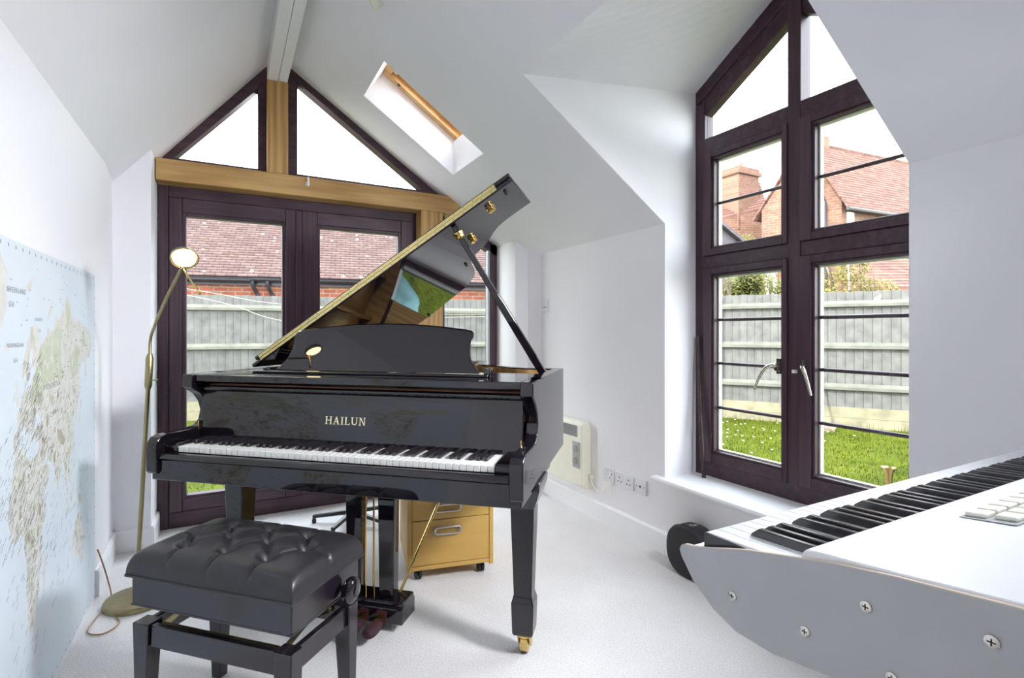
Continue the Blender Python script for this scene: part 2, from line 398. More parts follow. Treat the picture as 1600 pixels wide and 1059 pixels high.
# window_1 side light under the slope
wn = empty('window_1', (0, 3.69, 0), kind='structure')
b = MB()
xa, xb, gxa, gxb = 1.378, 1.877, 1.435, 1.81
zt = lambda x: zr(x) - .005
b.box(xa, gxa, 0, .08, 0, zt(gxa)); b.box(gxb, xb, 0, .08, 0, zt(xb) + .02)
b.box(gxa, gxb, 0, .08, 0, .12, 1)
b.prism([(xa, 0, zt(xa)), (xb, 0, zt(xb)), (xb, 0, zt(xb) - .085), (xa, 0, zt(xa) - .085)], (0, .08, 0), 1)
b.build('window_frame', FM, wn, bevel=.004)
b = MB(); b.prism([(gxa - .005, .03, .11), (gxb + .005, .03, .11), (gxb + .005, .03, zt(gxb) - .07), (gxa - .005, .03, zt(gxa) - .07)], (0, .004, 0)); b.build('pane', 'glass', wn)
b = MB(); b.box(gxb - .018, gxb - .002, -.004, .03, .12, zt(gxb) - .08); b.build('glazing_bead', 'panelgrey', wn)
# window_2 / window_3 gable triangles
def tri_window(name, outer, inner):
    e = empty(name, (0, 3.66, 0), kind='structure'); b = MB(); n = len(outer)
    for i in range(n):
        j = (i + 1) % n
        b.prism([(outer[i][0], 0, outer[i][1]), (outer[j][0], 0, outer[j][1]), (inner[j][0], 0, inner[j][1]), (inner[i][0], 0, inner[i][1])], (0, .09, 0), 1)
    b.build('window_frame', FM, e, bevel=.003)
    c0 = Vector((sum(p[0] for p in inner) / n, sum(p[1] for p in inner) / n))
    pl = [c0 + (Vector(p) - c0) * 1.03 for p in inner]
    MB().prism([(p.x, .04, p.y) for p in pl], (0, .004, 0)).build('pane', 'glass', e)
tri_window('window_2', [(-.375, 2.145), (.235, 2.145), (.235, 2.875)], [(-.276, 2.196), (.170, 2.196), (.170, 2.700)])
tri_window('window_3', [(.320, 2.145), (1.452, 2.145), (.320, 2.915)], [(.403, 2.198), (1.262, 2.198), (.403, 2.797)])

# window_4 dormer
wn = empty('window_4', (WX, 0, 0), kind='structure')
b = MB()
yl, yr, ym0, ym1 = 2.045, .90, 1.442, 1.500
def bx(y0, y1, z0, z1, m=0, x0=0, x1=.07): b.box(x0, x1, y0, y1, z0, z1, m)
bx(yl - .066, yl, .395, ZG - .074); bx(yr, yr + .04, .395, ZG - .074)
bx(yr + .066, yl - .066, .395, .475, 1)
bx(ym0 - .002, ym1 + .002, .47, ZA - .05, 0, -.004, .074)
for z0, z1 in ((1.507, 1.575), (2.125, 2.207)):
    bx(yr + .06, yl - .06, z0, z1, 1)
for y0, y1 in ((yl, YA), (yr, YA)):
    sg = 1 if y0 > y1 else -1
    b.prism([(0, y0, ZG - .075), (0, y0, ZG), (0, y1, ZA), (0, y1, ZA - .10), ], (.07, 0, 0), 1)
    b.prism([(.008, y0 - sg * .04, ZG - .16), (.008, y0 - sg * .04, ZG - .05), (.008, y1, ZA - .05), (.008, y1, ZA - .19)], (.055, 0, 0), 1)
b.build('window_frame', ['frame', 'frameh'], wn, bevel=.004)
def sash(y0, y1, z0, z1, gy0, gy1, gz0, gz1, bars):
    b = MB()
    bar_frame(b, y0, y1, z0, z1, (gy0 - y0 - .012, y1 - gy1 - .012, gz0 - z0 - .012, z1 - gz1 - .012), -.012, .06, 'x')
    bar_frame(b, gy0 - .012, gy1 + .012, gz0 - .012, gz1 + .012, .012, -.004, .055, 'x')
    s = b.build('window_sash', ['frame', 'frameh'], wn, bevel=.003)
    MB().box(.022, .026, gy0 - .004, gy1 + .004, gz0 - .004, gz1 + .004).build('pane', 'glass', s)
    b = MB(); bar_frame(b, gy0, gy1, gz0, gz1, .008, .028, .05, 'x', (0, 0)); b.build('glazing_bead', 'cream', s)
    for z in bars:
        b = MB(); b.tube([(.034, gy0 - .01, z), (.034, gy1 + .01, z)], .0085, 8); b.build('glazing_bar', 'frame', s, smooth=True)
L_ = (ym1, yl - .066, 1.534, 1.915); R_ = (yr + .04, ym0, .985, 1.375)
for y0, y1, g0, g1 in (L_, R_):
    sash(y0, y1, .475, 1.507, g0, g1, .54, 1.461, (.768, 1.003, 1.233))
    sash(y0, y1, 1.575, 2.125, g0, g1, 1.62, 2.08, (1.851,))
for y0, y1 in ((ym1 + .0, 1.979), (.966, ym0)):
    hi = lambda y: ZG - .10 + (ZA - ZG) * (1 - abs(y - YA) / .57)
    MB().prism([(.022, y0, 2.205), (.022, y1, 2.205), (.022, y1, hi(y1)), (.022, y0, hi(y0))], (.004, 0, 0)).build('pane', 'glass', wn)
def casement_handle(y, s, ang):
    e = MB()
    e.box(-.022, -.012, y - .009, y + .009, .975, 1.045)
    pts = [(-.028, y, 1.012), (-.05, y + s * .012, 1.014), (-.056, y + s * .045 * ang, .998), (-.058, y + s * .075 * ang, .95), (-.056, y + s * .10 * ang, .895)]
    e.tube(catmull(pts, 4), [.011 - .006 * i / 16 for i in range(17)], 10)
    e.lathe([(.012, 0), (.013, .012), (.009, .02)], (-.022, y, 1.0), (-1, 0, 0))
    return e.build('window_handle', 'chrome', wn, smooth=True)
casement_handle(1.535, 1, 1.0)
casement_handle(1.415, -1, .55)
b = MB(); b.box(-.05, -.03, 1.436, 1.452, .985, 1.0); b.build('handle_key', 'white', wn, bevel=.002)
# sill
b = MB(); b.prism([(1.992, .87, .372), (1.985, .87, .386), (1.992, .87, .400), (WX + .03, .87, .400), (WX + .03, .87, .372)], (0, 1.235, 0))
struct(b, 'trim_3', 'white', bevel=.004)
# window_5 rooflight: pine frame
def rooflight(name, S, fz, nn, dvec):
    e = empty(name, (0, 0, 0), kind='structure')
    x0, x1, y0, y1 = S
    b = MB()
    P = lambda x, y, d: Vector((x, y, fz(x))) + nn * d
    def strip(xa, xb, ya, yb_, d0, d1, mi=0):
        q = [P(xa, ya, d0), P(xb, ya, d0), P(xb, yb_, d0), P(xa, yb_, d0)]
        b.prism(q, nn * (d1 - d0), mi)
    g = .004
    strip(x0 + g, x1 - g, y1 - .05, y1 - g, .20, .34); strip(x0 + g, x1 - g, y0 + g, y0 + .05, .20, .34)
    strip(x0 + g, x0 + .04, y0 + .05, y1 - .05, .20, .34); strip(x1 - .04, x1 - g, y0 + .05, y1 - .05, .20, .34)
    # inner casement, set higher
    strip(x0 + .04, x1 - .04, y1 - .085, y1 - .05, .235, .33); strip(x0 + .04, x1 - .04, y0 + .05, y0 + .085, .235, .33)
    strip(x0 + .04, x0 + .075, y0 + .085, y1 - .085, .235, .33); strip(x1 - .075, x1 - .04, y0 + .085, y1 - .085, .235, .33)
    b.build('window_frame', 'pine', e, bevel=.003)
    b = MB(); q = [P(x0 + .07, y0 + .08, .29), P(x1 - .07, y0 + .08, .29), P(x1 - .07, y1 - .08, .29), P(x0 + .07, y1 - .08, .29)]
    b.prism(q, nn * .004); b.build('pane', 'glass', e)
    return e, P
e, P5 = rooflight('window_5', SK, zr, n_, None)
b = MB(); q = P5(.80, 3.212, .20)
b.prism([P5(.775, 3.20, .225), P5(.80, 3.20, .225), P5(.80, 3.10, .225), P5(.775, 3.10, .225)], n_ * .02); b.build('control_bar', 'white', e, bevel=.002)
for x in (.835, 1.255):
    b = MB(); b.lathe([(.010, 0), (.010, .004), (.004, .005)], P5(x, 3.213 + .0, .198) - n_ * .003, -n_); b.build('screw_cap', 'dark', e, smooth=True)
rooflight('fill_window', RS, zr, n_, None)  # added rooflight behind the camera, there only for fill daylight
# spotlights on the right slope; the end of one shows, two more are added as fill light
def spotlight(mx, my, label, end, tip_r=None):
    sp = empty('spotlight', (mx, my, zr(mx)), label=label, cat='spotlight', group='ceiling spotlights')
    end = Vector(end) - sp.location
    b = MB(); b.lathe([(.035, 0), (.035, .012), (.012, .014)], (0, 0, .004), (-.56, 0, -.83)); b.build('mount', 'cream', sp, smooth=True)
    ax = (end - Vector((-.02, .01, -.06))).normalized() * .145; a0 = end - ax
    b = MB(); b.tube([(-.006, 0, -.01), (-.02, .01, -.05), a0 + ax * .3], .007); b.build('arm', 'cream', sp, smooth=True)
    b = MB(); b.lathe([(.010, 0), (.026, .004), (.027, .138), (.025, .143), (.019, .139), (.015, .12)], a0, ax, 20); b.build('lamp_head', 'cream', sp, smooth=True)
    return sp
spotlight(.47, 2.2, 'small cream cylinder spotlight on the ceiling slope above the piano', (.586, 2.30, 2.594))
FILL_LAMPS = []  # two unseen lamps, added to brighten the left wall and carpet
for my, end, aim, lb, en in ((-.02, (1.75, .12, 1.79), (-.35, 2.0, .75), 'added fill spotlight, out of view over the end of the digital keyboard, turned to the map', 30),
                          (.22, (1.75, .36, 1.79), (.4, 3.3, .2), 'added fill spotlight, out of view over the digital keyboard, turned to the garden doors', 20)):
    spotlight(1.80, my, lb, end)
    FILL_LAMPS.append((end, aim, en))
# ------------------------------------------------------------------ grand piano (local frame: u along the keys, v towards the tail)
PA = R(-42.27)
PO = (-.160, 2.305, 0)
P = empty('grand_piano', PO, PA, 'black lacquered grand piano with its lid propped open beside the glazed doors', 'piano')
UL, UR = -.10, 1.325
# rim
tail = [(1.215, .822), (1.165, .826), (1.112, .850), (1.05, .915), (.995, .970), (.935, 1.0), (.888, 1.04), (.858, 1.12), (.839, 1.212), (.808, 1.31), (.758, 1.386), (.67, 1.45), (.53, 1.488), (.392, 1.520), (.26, 1.535), (.12, 1.52), (.0, 1.46), (-.07, 1.38), (-.10, 1.28)]
oc = [Vector((1.325, v, 0)) for v in (.24, .40, .60, .80, .8218)] + [Vector((1.30, .822, 0))] + catmull([(a, b_, 0) for a, b_ in tail], 5) + [Vector((-.10, v, 0)) for v in (1.1, .9, .5, .3, .24)]
def offset(path, dist):
    out = []
    for i, p in enumerate(path):
        t = (path[min(i + 1, len(path) - 1)] - path[max(i - 1, 0)]).normalized()
        nrm = Vector((t.y, -t.x, 0))
        out.append(p - nrm * dist)
    return out
ic = offset(oc, .045); ic2 = offset(oc, .0455); ic3 = offset(oc, .052)
vn = [i for i, p in enumerate(oc) if p.y > .5]
def band(name, pa, pb, z0, z1, m, bevel=0):
    b = MB()
    b.loft([[(p.x, p.y, z0), (q.x, q.y, z0), (q.x, q.y, z1), (p.x, p.y, z1)] for p, q in zip(pa, pb)])
    return b.build(name, m, P, bevel=bevel, angle=30)
band('rim', oc, ic, .645, 1.0, 'piano', .003)
band('inner_rim_veneer', [ic2[i] for i in vn], [ic3[i] for i in vn], .80, .994, 'maple')
def area(name, path, z0, z1, m, par=P):
    b = MB(); b.prism([(p.x, p.y, z0) for p in path], (0, 0, z1 - z0)); return b.build(name, m, par)
area('soundboard', [ic3[i] for i in vn], .795, .803, 'spruce')
pl = [p for p in offset(oc, .085) if p.y > .42]
area('iron_plate', pl, .872, .886, 'bronze')
for (u0, v0), (u1, v1) in (((.30, .50), (.18, 1.50)), ((.58, .50), (.47, 1.52)), ((.84, .50), (.72, 1.42)), ((1.06, .50), (.98, .98))):
    b = MB(); dx, dy = u1 - u0, v1 - v0; l = math.hypot(dx, dy); nx, ny = dy / l * .012, -dx / l * .012
    b.prism([(u0 - nx, v0 - ny, .886), (u0 + nx, v0 + ny, .886), (u1 + nx, v1 + ny, .886), (u1 - nx, v1 - ny, .886)], (0, 0, .045)); b.build('plate_strut', 'bronze', P, bevel=.004)
b = MB()
for i in range(74):
    u = .0 + i * .0165; L = 1.45 - .95 * (i / 73) ** .8
    b.tube([(u, .52, .925), (u - .12 * (1 - i / 80), .52 + L * .62, .918)], .0012, 4)
tag(b.build('strings', 'string', P), kind='stuff')
b = MB()
for i in range(70): b.box(.02 + i * .0165, .031 + i * .0165, .68, .70, .925, .968)
tag(b.build('dampers', 'ebony', P), kind='stuff')
b = MB()
for i in range(75):
    for r in range(2): b.lathe([(.0035, 0), (.0035, .03)], (.02 + i * .016, .47 + r * .02 + .006 * (i % 3), .886), seg=6)
tag(b.build('tuning_pins', 'steel', P), kind='stuff')
# front case work
arm = [(.115, 1.0), (.112, .952), (.128, .940), (.160, .920), (.188, .885), (.199, .848), (.190, .812), (.165, .793), (.12, .785), (.06, .785), (.0, .786), (-.028, .779), (-.042, .760), (-.045, .735), (-.045, .655), (-.035, .645), (.30, .645), (.30, 1.0)]
for u0, u1 in ((UL, UL + .045), (UR - .045, UR)):
    b = MB(); b.prism([(u0, v, z) for v, z in arm], (u1 - u0, 0, 0)); b.build('arm', 'piano', P, bevel=.004, seg=3, angle=28)
b = MB(); b.box(UL + .012, UR - .008, -.030, .50, .622, .699); b.build('key_bed', 'piano', P, bevel=.004)
b = MB(); b.prism([(UL + .046, v, z) for v, z in ((-.036, .700), (-.036, .714), (-.030, .722), (-.012, .722), (-.006, .716), (-.006, .700))], (UR - UL - .092, 0, 0)); b.build('key_slip', 'piano', P, bevel=.003)
for u0, u1 in ((UL + .047, -.002), (1.224, UR - .047)):
    b = MB(); b.prism([(u0, v, z) for v, z in ((-.004, .700), (-.004, .742), (.010, .752), (.16, .756), (.16, .700))], (u1 - u0, 0, 0)); b.build('key_block', 'piano', P, bevel=.004)
# keys
KW = 1.222 / 52
kw = MB(); kw.box(.0006, KW - .0006, 0, .165, .722, .744); kw0 = kw.build('white_key', 'ivory', P, bevel=.0012, seg=1)
whites = [kw0]
for i in range(1, 52):
    k = kw0.copy(); COL.objects.link(k); k.location = (i * KW, 0, 0); whites.append(k)
kb = MB(); kb.loft([[(-.0058, v0, z0), (.0058, v0, z0), (.0058, .165, z0), (-.0058, .165, z0)] if False else [(-h_, v0, z0), (h_, v0, z0), (h_, .165, z0), (-h_, .165, z0)] for h_, v0, z0 in ((.0060, .049, .742), (.0056, .0505, .751), (.0047, .056, .7565))])
kb0 = kb.build('black_key', 'ebony', P, bevel=.0012, seg=2); first = True
# lowest white key is A: order A B C D E F G
names = [('ABCDEFG')[i % 7] for i in range(52)]
for i in range(51):
    if names[i] in 'ACDFG':
        sh = {'C': -.0022, 'D': .0022, 'F': -.003, 'G': 0, 'A': .003}[names[i]]
        k = kb0 if first else kb0.copy()
        if not first: COL.objects.link(k)
        k.location = ((i + 1) * KW + sh, 0, 0); first = False
# fallboard
b = MB()
prof = [(.150, .735), (.154, .78), (.162, .86), (.172, .925), (.176, .934), (.196, .934), (.192, .92), (.180, .86), (.172, .78), (.168, .735)]
b.prism([(UL + .047, v, z) for v, z in prof], (UR - UL - .094, 0, 0))
fb = b.build('fallboard', 'piano', P, bevel=.002, angle=30)
b = MB(); b.tube([(UL + .048, .170, .944), (UR - .048, .170, .944)], .0105, 14); b.build('fallboard_roll', 'piano', fb, smooth=True)
b = MB(); b.box(UL + .05, UR - .05, .198, .50, .930, .957); b.build('fallboard_recess', 'copper', P)
# HAILUN in serif capitals
def letters(word, u0, z0, hgt, wid):
    b = MB(); x = u0; T = .0024; y = 0
    vz = lambda z: .154 + (z - .78) * .1 - .0014
    def poly(pts):
        # extruded a hair, standing on the sloping board
        q = [(a, vz(zz), zz) for a, zz in pts]; b.prism(q, (0, .003, 0))
    def stem(xc, za, zb, th): poly([(xc - th / 2, za), (xc + th / 2, za), (xc + th / 2, zb), (xc - th / 2, zb)])
    def serif(xc, zz, wd): poly([(xc - wd / 2, zz), (xc + wd / 2, zz), (xc + wd / 2, zz + .0016), (xc - wd / 2, zz + .0016)])
    W = wid; g = .0062; t1, t2 = .0042, .0022
    for ch in word:
        z1 = z0 + hgt
        if ch == 'H':
            for xx in (x + .004, x + W - .004): stem(xx, z0, z1, t1); serif(xx, z0, .010); serif(xx, z1 - .0016, .010)
            poly([(x + .004, z0 + hgt * .48), (x + W - .004, z0 + hgt * .48), (x + W - .004, z0 + hgt * .48 + t2), (x + .004, z0 + hgt * .48 + t2)])
            x += W + g
        elif ch == 'A':
            c = x + W / 2
            poly([(x + .003, z0), (x + .003 + t2, z0), (c + t2 * .4, z1), (c - t2 * .6, z1)])
            poly([(x + W - .003 - t1, z0), (x + W - .003 + .001, z0), (c + t1 * .5, z1), (c - t1 * .5, z1)])
            poly([(x + .0065, z0 + hgt * .3), (x + W - .0065, z0 + hgt * .3), (x + W - .007, z0 + hgt * .3 + t2), (x + .007, z0 + hgt * .3 + t2)])
            serif(x + .004, z0, .009); serif(x + W - .004, z0, .010); x += W + g
        elif ch == 'I':
            stem(x + .005, z0, z1, t1); serif(x + .005, z0, .011); serif(x + .005, z1 - .0016, .011); x += .010 + g
        elif ch == 'L':
            stem(x + .005, z0, z1, t1); serif(x + .005, z1 - .0016, .011)
            poly([(x, z0), (x + W * .8, z0), (x + W * .8, z0 + .007), (x + W * .8 - .0018, z0 + .0045), (x + W * .8 - .006, z0 + t2), (x, z0 + t2)]); x += W * .8 + g
        elif ch == 'U':
            xl, xr = x + .004, x + W - .004
            stem(xl, z0 + .009, z1, t1); stem(xr, z0 + .009, z1, t2); serif(xl, z1 - .0016, .011); serif(xr, z1 - .0016, .009)
            c = (xl + xr) / 2; ro = (xr - xl) / 2
            for k in range(8):
                a0, a1 = PI + PI * k / 8, PI + PI * (k + 1) / 8
                w0 = t1 + (t2 - t1) * k / 8
                poly([(c + (ro + w0 / 2) * math.cos(a0), z0 + .0105 + (.0105) * math.sin(a0)), (c + (ro + w0 / 2) * math.cos(a1), z0 + .0105 + .0105 * math.sin(a1)), (c + (ro - w0 / 2) * math.cos(a1), z0 + .0105 + (.0105 - w0) * math.sin(a1)), (c + (ro - w0 / 2) * math.cos(a0), z0 + .0105 + (.0105 - w0) * math.sin(a0))])
            x += W + g
        elif ch == 'N':
            xl, xr = x + .004, x + W - .004
            stem(xl, z0, z1, t2); stem(xr, z0, z1, t2); serif(xl, z0, .009); serif(xr, z1 - .0016, .009); serif(xl - .001, z1 - .0016, .007)
            poly([(xl - .001, z1), (xl + t1 - .001, z1), (xr + .001, z0), (xr - t1 + .002, z0)]); x += W + g
    return b
b = letters('HAILUN', .514, .821, .0285, .0262); b.build('fallboard_lettering', 'gold', fb)
# lock on the left arm
b = MB(); b.box(UL + .0445, UL + .048, .145, .160, .775, .812); b.build('lid_catch', 'brass', P, bevel=.001)
b = MB(); b.box(UR - .050, UR - .0445, .135, .145, .775, .800); b.build('lid_catch', 'brass', P, bevel=.001)
# music shelf with a slot along the middle and the desk
b = MB(); b.box(UL + .046, UR - .046, .128, .50, .972, .9985); b.build('music_shelf', 'piano', P, bevel=.003)
b = MB(); b.box(.10, 1.12, .27, .30, .9985, 1.008); b.build('desk_rail', 'piano', P, bevel=.003)
dv = lambda z: .325 + (z - 1.0) * .47
half = [(.455, 1.006), (.445, 1.016), (.43, 1.03), (.414, 1.05), (.405, 1.075), (.402, 1.10), (.405, 1.125), (.409, 1.145), (.408, 1.158), (.398, 1.168), (.37, 1.174), (.25, 1.188), (.12, 1.197), (0, 1.200)]
cu = .615
pts = [(cu + a, z) for a, z in half] + [(cu - a, z) for a, z in half[-2::-1]]
b = MB(); b.prism([(a, dv(z), z) for a, z in pts], (0, .014, .0066)); b.build('music_desk', 'piano', P, bevel=.003, angle=25)
for q in ((1.098, 1.125, .29, .33, .9985, 1.03), (.13, .16, .29, .33, .9985, 1.02)):
    b = MB(); b.box(*q); b.build('desk_stay', 'piano', P, bevel=.003)
# lid
LU, LZ, LA = UL - .012, .9685, R(32.31)
ca, sa = math.cos(LA), math.sin(LA)
def LP(w, v, h): return (LU + w * ca - h * sa, v, LZ + w * sa + h * ca)
top = 1.520
lid = [(top, .452), (top, .60), (top, .8205), (1.50, .8215)] + [(p.x, p.y) for p in catmull([(1.41, .822, 0), (1.36, .828, 0), (1.311, .852, 0), (1.25, .915, 0), (1.194, .970, 0), (1.135, 1.0, 0), (1.089, 1.04, 0), (1.06, 1.12, 0), (1.038, 1.212, 0), (1.008, 1.31, 0), (.957, 1.386, 0), (.869, 1.45, 0), (.729, 1.488, 0), (.591, 1.523, 0), (.44, 1.545, 0), (.30, 1.535, 0), (.17, 1.48, 0), (.095, 1.39, 0), (.068, 1.28, 0)], 5)] + [(.068, .452)]
TH_ = .0175
b = MB(); b.prism([LP(w_, v, 0) for w_, v in lid], Vector(LP(0, 0, TH_)) - Vector(LP(0, 0, 0)))
ld = b.build('lid', 'piano', P, bevel=.004, angle=30)
b = MB(); b.prism([LP(.10, .450, TH_ + .002), LP(top, .450, TH_ + .002), LP(top, .452 + .315, TH_ + .002), LP(.10, .452 + .315, TH_ + .002)], Vector(LP(0, 0, .0175)) - Vector(LP(0, 0, 0))); b.build('lid_front_flap', 'piano', P, bevel=.004)
b = MB()
for h0, h1 in ((.0055, .0175), (.0195, .0315)):
    b.prism([LP(.125, .4475, h0), LP(top - .075, .4475, h0), LP(top - .075, .4475, h1), LP(.125, .4475, h1)], (0, .006, 0))
b.tube([LP(.125, .4472, .0185), LP(top - .075, .4472, .0185)], .0022, 8)
hg = b.build('lid_hinge', 'hingebrass', P)
b = MB()
for i in range(28):
    for h in (.0105, .0265):
        b.lathe([(.0019, 0), (.0019, .0006)], LP(.135 + i * (top - .235) / 27 + (.012 if h > .02 else 0), .4476, h), (0, -1, 0), 8)
b.build('hinge_screws', 'dark', hg)
nd = -(Vector(LP(0, 0, 1)) - Vector(LP(0, 0, 0)))
def on_lid(name, w_, v, prof, m):
    b = MB(); b.lathe(prof, LP(w_, v, 0), nd, 20); return b.build(name, m, P, smooth=True)
cup = [(.021, 0), (.021, .004), (.015, .006), (.015, .011), (.019, .014), (.019, .019), (.012, .021), (.010, .014)]
on_lid('prop_cup', 1.372, .556, cup, 'brass'); on_lid('prop_cup', 1.200, .754, cup, 'brass')
for w_, v in ((1.466, .514), (1.046, 1.047), (.576, 1.49)): on_lid('lid_bumper', w_, v, [(.008, 0), (.008, .009), (.006, .012)], 'rubber')
# prop stick
tp = Vector(LP(1.208, .484, -.004)); bs = Vector((1.268, .68, .965))
dirp = (tp - bs).normalized()
b = MB(); sd = dirp.cross(Vector((0, 1, 0))).normalized(); fd = sd.cross(dirp)
rings = []
for t_, r1, r2 in ((0, .016, .011), (.15, .017, .011), (.5, .016, .011), (.56, .013, .011), (.9, .011, .011), (.97, .011, .011)):
    q = bs.lerp(tp, t_); rings.append([q + sd * r1 * s1 + fd * r2 * s2 for s1, s2 in ((-1, -1), (1, -1), (1, 1), (-1, 1))])
b.loft(rings); b.build('lid_prop', 'piano', P, bevel=.003)
b = MB(); q = bs.lerp(tp, .925)
b.lathe([(.014, 0), (.020, .006), (.020, .018), (.023, .022), (.023, .032), (.014, .036)], q, dirp, 20); b.build('prop_ferrule', 'brass', P, smooth=True)
b = MB(); b.tube([bs.lerp(tp, .92), tp], .0125, 12); b.build('prop_tip', 'piano', P, smooth=True)
b = MB(); b.tube([(1.284, .52, .93), (1.276, .50, .965)], .004, 8); b.build('prop_hook', 'brass', P, smooth=True)
# legs
def leg(u, v, rz=0):
    b = MB()
    sec = [(.645, .072, .085), (.615, .070, .082), (.575, .058, .062), (.545, .046, .046), (.54, .043, .043), (.225, .033, .033), (.205, .038, .038), (.195, .041, .041), (.088, .038, .038), (.078, .034, .034)]
    b.loft([[(u - a, v - c_, z), (u + a, v - c_, z), (u + a, v + c_, z), (u - a, v + c_, z)] for z, a, c_ in sec])
    o = b.build('leg', 'piano', P, bevel=.004, angle=20)
    k = MB(); k.lathe([(.026, 0), (.028, .012), (.018, .016)], (u, v, .080), (0, 0, -1), 18)
    k.prism([(u - .024, v - .016, .066), (u - .024, v + .014, .066), (u - .024, v + .036, .034), (u - .024, v + .018, .018), (u - .024, v + .002, .034)], (.006, 0, 0))
    k.prism([(u + .018, v - .016, .066), (u + .018, v + .014, .066), (u + .018, v + .036, .034), (u + .018, v + .018, .018), (u + .018, v + .002, .034)], (.006, 0, 0))
    k.build('caster', 'brass', o, bevel=.001)
    k = MB(); k.lathe([(.022, 0), (.034, .003), (.034, .029), (.022, .032)], (u - .016, v + .016, .034), (1, 0, 0), 24); k.build('caster_wheel', 'brass', o, smooth=True)
for u, v in ((1.262, .262), (.045, .262), (.33, 1.36)): leg(u, v)
# lyre
b = MB()
b.taper((.551, .318, .116), (.031, .022), (.551, .318, .615), (.037, .024)); b.taper((.694, .318, .116), (.031, .022), (.694, .318, .615), (.037, .024))
b.box(.46, .79, .27, .37, .57, .622)
ly = b.build('lyre', 'piano', P, bevel=.003)
b = MB(); b.prism([(.455, v, z) for v, z in ((.26, .034), (.26, .095), (.272, .106), (.272, .118), (.37, .118), (.37, .106), (.38, .095), (.38, .034))], (.325, 0, 0)); b.build('pedal_box', 'piano', ly, bevel=.005)
for u in (.54, .617, .694):
    b = MB(); b.loft([[(u - a, v, z), (u + a, v, z), (u + a, v, z + .012), (u - a, v, z + .012)] for v, a, z in ((.28, .012, .060), (.22, .014, .058), (.19, .022, .052), (.165, .024, .046), (.15, .016, .044))])
    pd = b.build('pedal', 'brass', ly, bevel=.004)
    b = MB(); b.loft([[(u + a * math.cos(k * PI / 6), v, .052 + (a * .72) * math.sin(k * PI / 6)) for k in range(12)] for v, a in ((.236, .022), (.215, .027), (.185, .031), (.155, .029), (.140, .018))])
    b.build('pedal_cover', 'felt', pd, smooth=True, sub=1)
    b = MB(); b.box(u - .020, u + .020, .256, .264, .040, .085); b.build('pedal_felt', 'redfelt', pd)
for u in (.585, .622, .660):
    b = MB(); b.tube([(u, .33, .115), (u, .33, .60)], .004, 8); b.build('pedal_rod', 'brass', ly, smooth=True)
for u0, u1 in ((.525, .391), (.728, .862)):
    b = MB(); b.tube([(u0, .35, .116), (u1, .763, .645)], .006, 8); b.build('lyre_brace', 'brass', ly, smooth=True)
b = MB(); b.box(.20, 1.05, 1.05, 1.13, .60, .80); b.box(.1, 1.27, .50, .56, .645, .80); b.build('case_beam', 'spruce', P)

# ------------------------------------------------------------------ piano stool
def loc2w(u, v): return (PO[0] + u * math.cos(PA) - v * math.sin(PA), PO[1] + u * math.sin(PA) + v * math.cos(PA))
S = empty('piano_stool', (*loc2w(.525, -.2505), 0), PA - R(3.2), 'black buttoned leather piano stool with side knobs in front of the keys', 'stool')
hx, hy = .278, .152
b = MB(); b.box(-hx, hx, -hy, hy, .380, .464); b.build('seat_box', 'satin', S, bevel=.004)
b = MB(); b.box(-hx - .002, hx + .002, -hy - .002, hy + .002, .378, .384); b.build('box_trim', 'satin', S, bevel=.002)
# tufted cushion
nx, ny = 130, 84; cx, cy = hx + .010, hy + .010
bt = [(u - .2775, v - .152) for u, v in ((.135, .235), (.278, .235), (.420, .235), (.075, .152), (.207, .152), (.348, .152), (.480, .152), (.135, .069), (.278, .069), (.420, .069))]
def seg_d(px, py, a, c_):
    ax_, ay_ = a; bx_, by_ = c_; dx, dy = bx_ - ax_, by_ - ay_; t_ = max(0, min(1, ((px - ax_) * dx + (py - ay_) * dy) / (dx * dx + dy * dy)))
    return math.hypot(px - ax_ - t_ * dx, py - ay_ - t_ * dy)
folds = []
rowb, rowm, rowf = bt[0:3], bt[3:7], bt[7:10]
for i in range(3): folds += [(rowb[i], rowm[i]), (rowb[i], rowm[i + 1]), (rowf[i], rowm[i]), (rowf[i], rowm[i + 1])]
edge = []
for p in rowb: edge.append((p, (p[0], cy)))
for p in rowf: edge.append((p, (p[0], -cy)))
edge += [(rowm[0], (-cx, rowm[0][1])), (rowm[3], (cx, rowm[3][1]))]
rings = []
top_g = []
for j in range(ny + 1):
    row = []
    for i in range(nx + 1):
        a, c_ = math.sin((-1 + 2 * i / nx) * PI / 2), math.sin((-1 + 2 * j / ny) * PI / 2)
        # squircle dome
        ex, ey = abs(a), abs(c_)
        x, y = a * cx, c_ * cy
        e_ = max(0, 1 - ex ** 16) ** .30 * max(0, 1 - ey ** 12) ** .30
        z = .474 + .064 * e_ + .022 * (1 - a * a) * (1 - c_ * c_)
        k = 0
        for p in bt: k = max(k, .036 * math.exp(-(math.hypot(x - p[0], y - p[1]) / .020) ** 2))
        for s_ in folds: k = max(k, .017 * math.exp(-(seg_d(x, y, *s_) / .0085) ** 2))
        for s_ in edge: k = max(k, .011 * math.exp(-(seg_d(x, y, *s_) / .0055) ** 2))
        rn = 1 + .012 * max(0, min(1, (z - .474) / .04))
        row.append((x, y, z - k * min(1, e_ * 1.1)))
    top_g.append(row)
b = MB(); o = len(b.v)
for row in top_g: b.v += row
W_ = nx + 1
for j in range(ny):
    for i in range(nx): b.f.append([j * W_ + i, j * W_ + i + 1, (j + 1) * W_ + i + 1, (j + 1) * W_ + i]); b.m.append(0)
rim_i = [i for i in range(W_)] + [j * W_ + nx for j in range(1, ny + 1)] + [ny * W_ + i for i in range(nx - 1, -1, -1)] + [j * W_ for j in range(ny - 1, 0, -1)]
base = len(b.v)
for i in rim_i: b.v.append((b.v[i][0], b.v[i][1], .466))
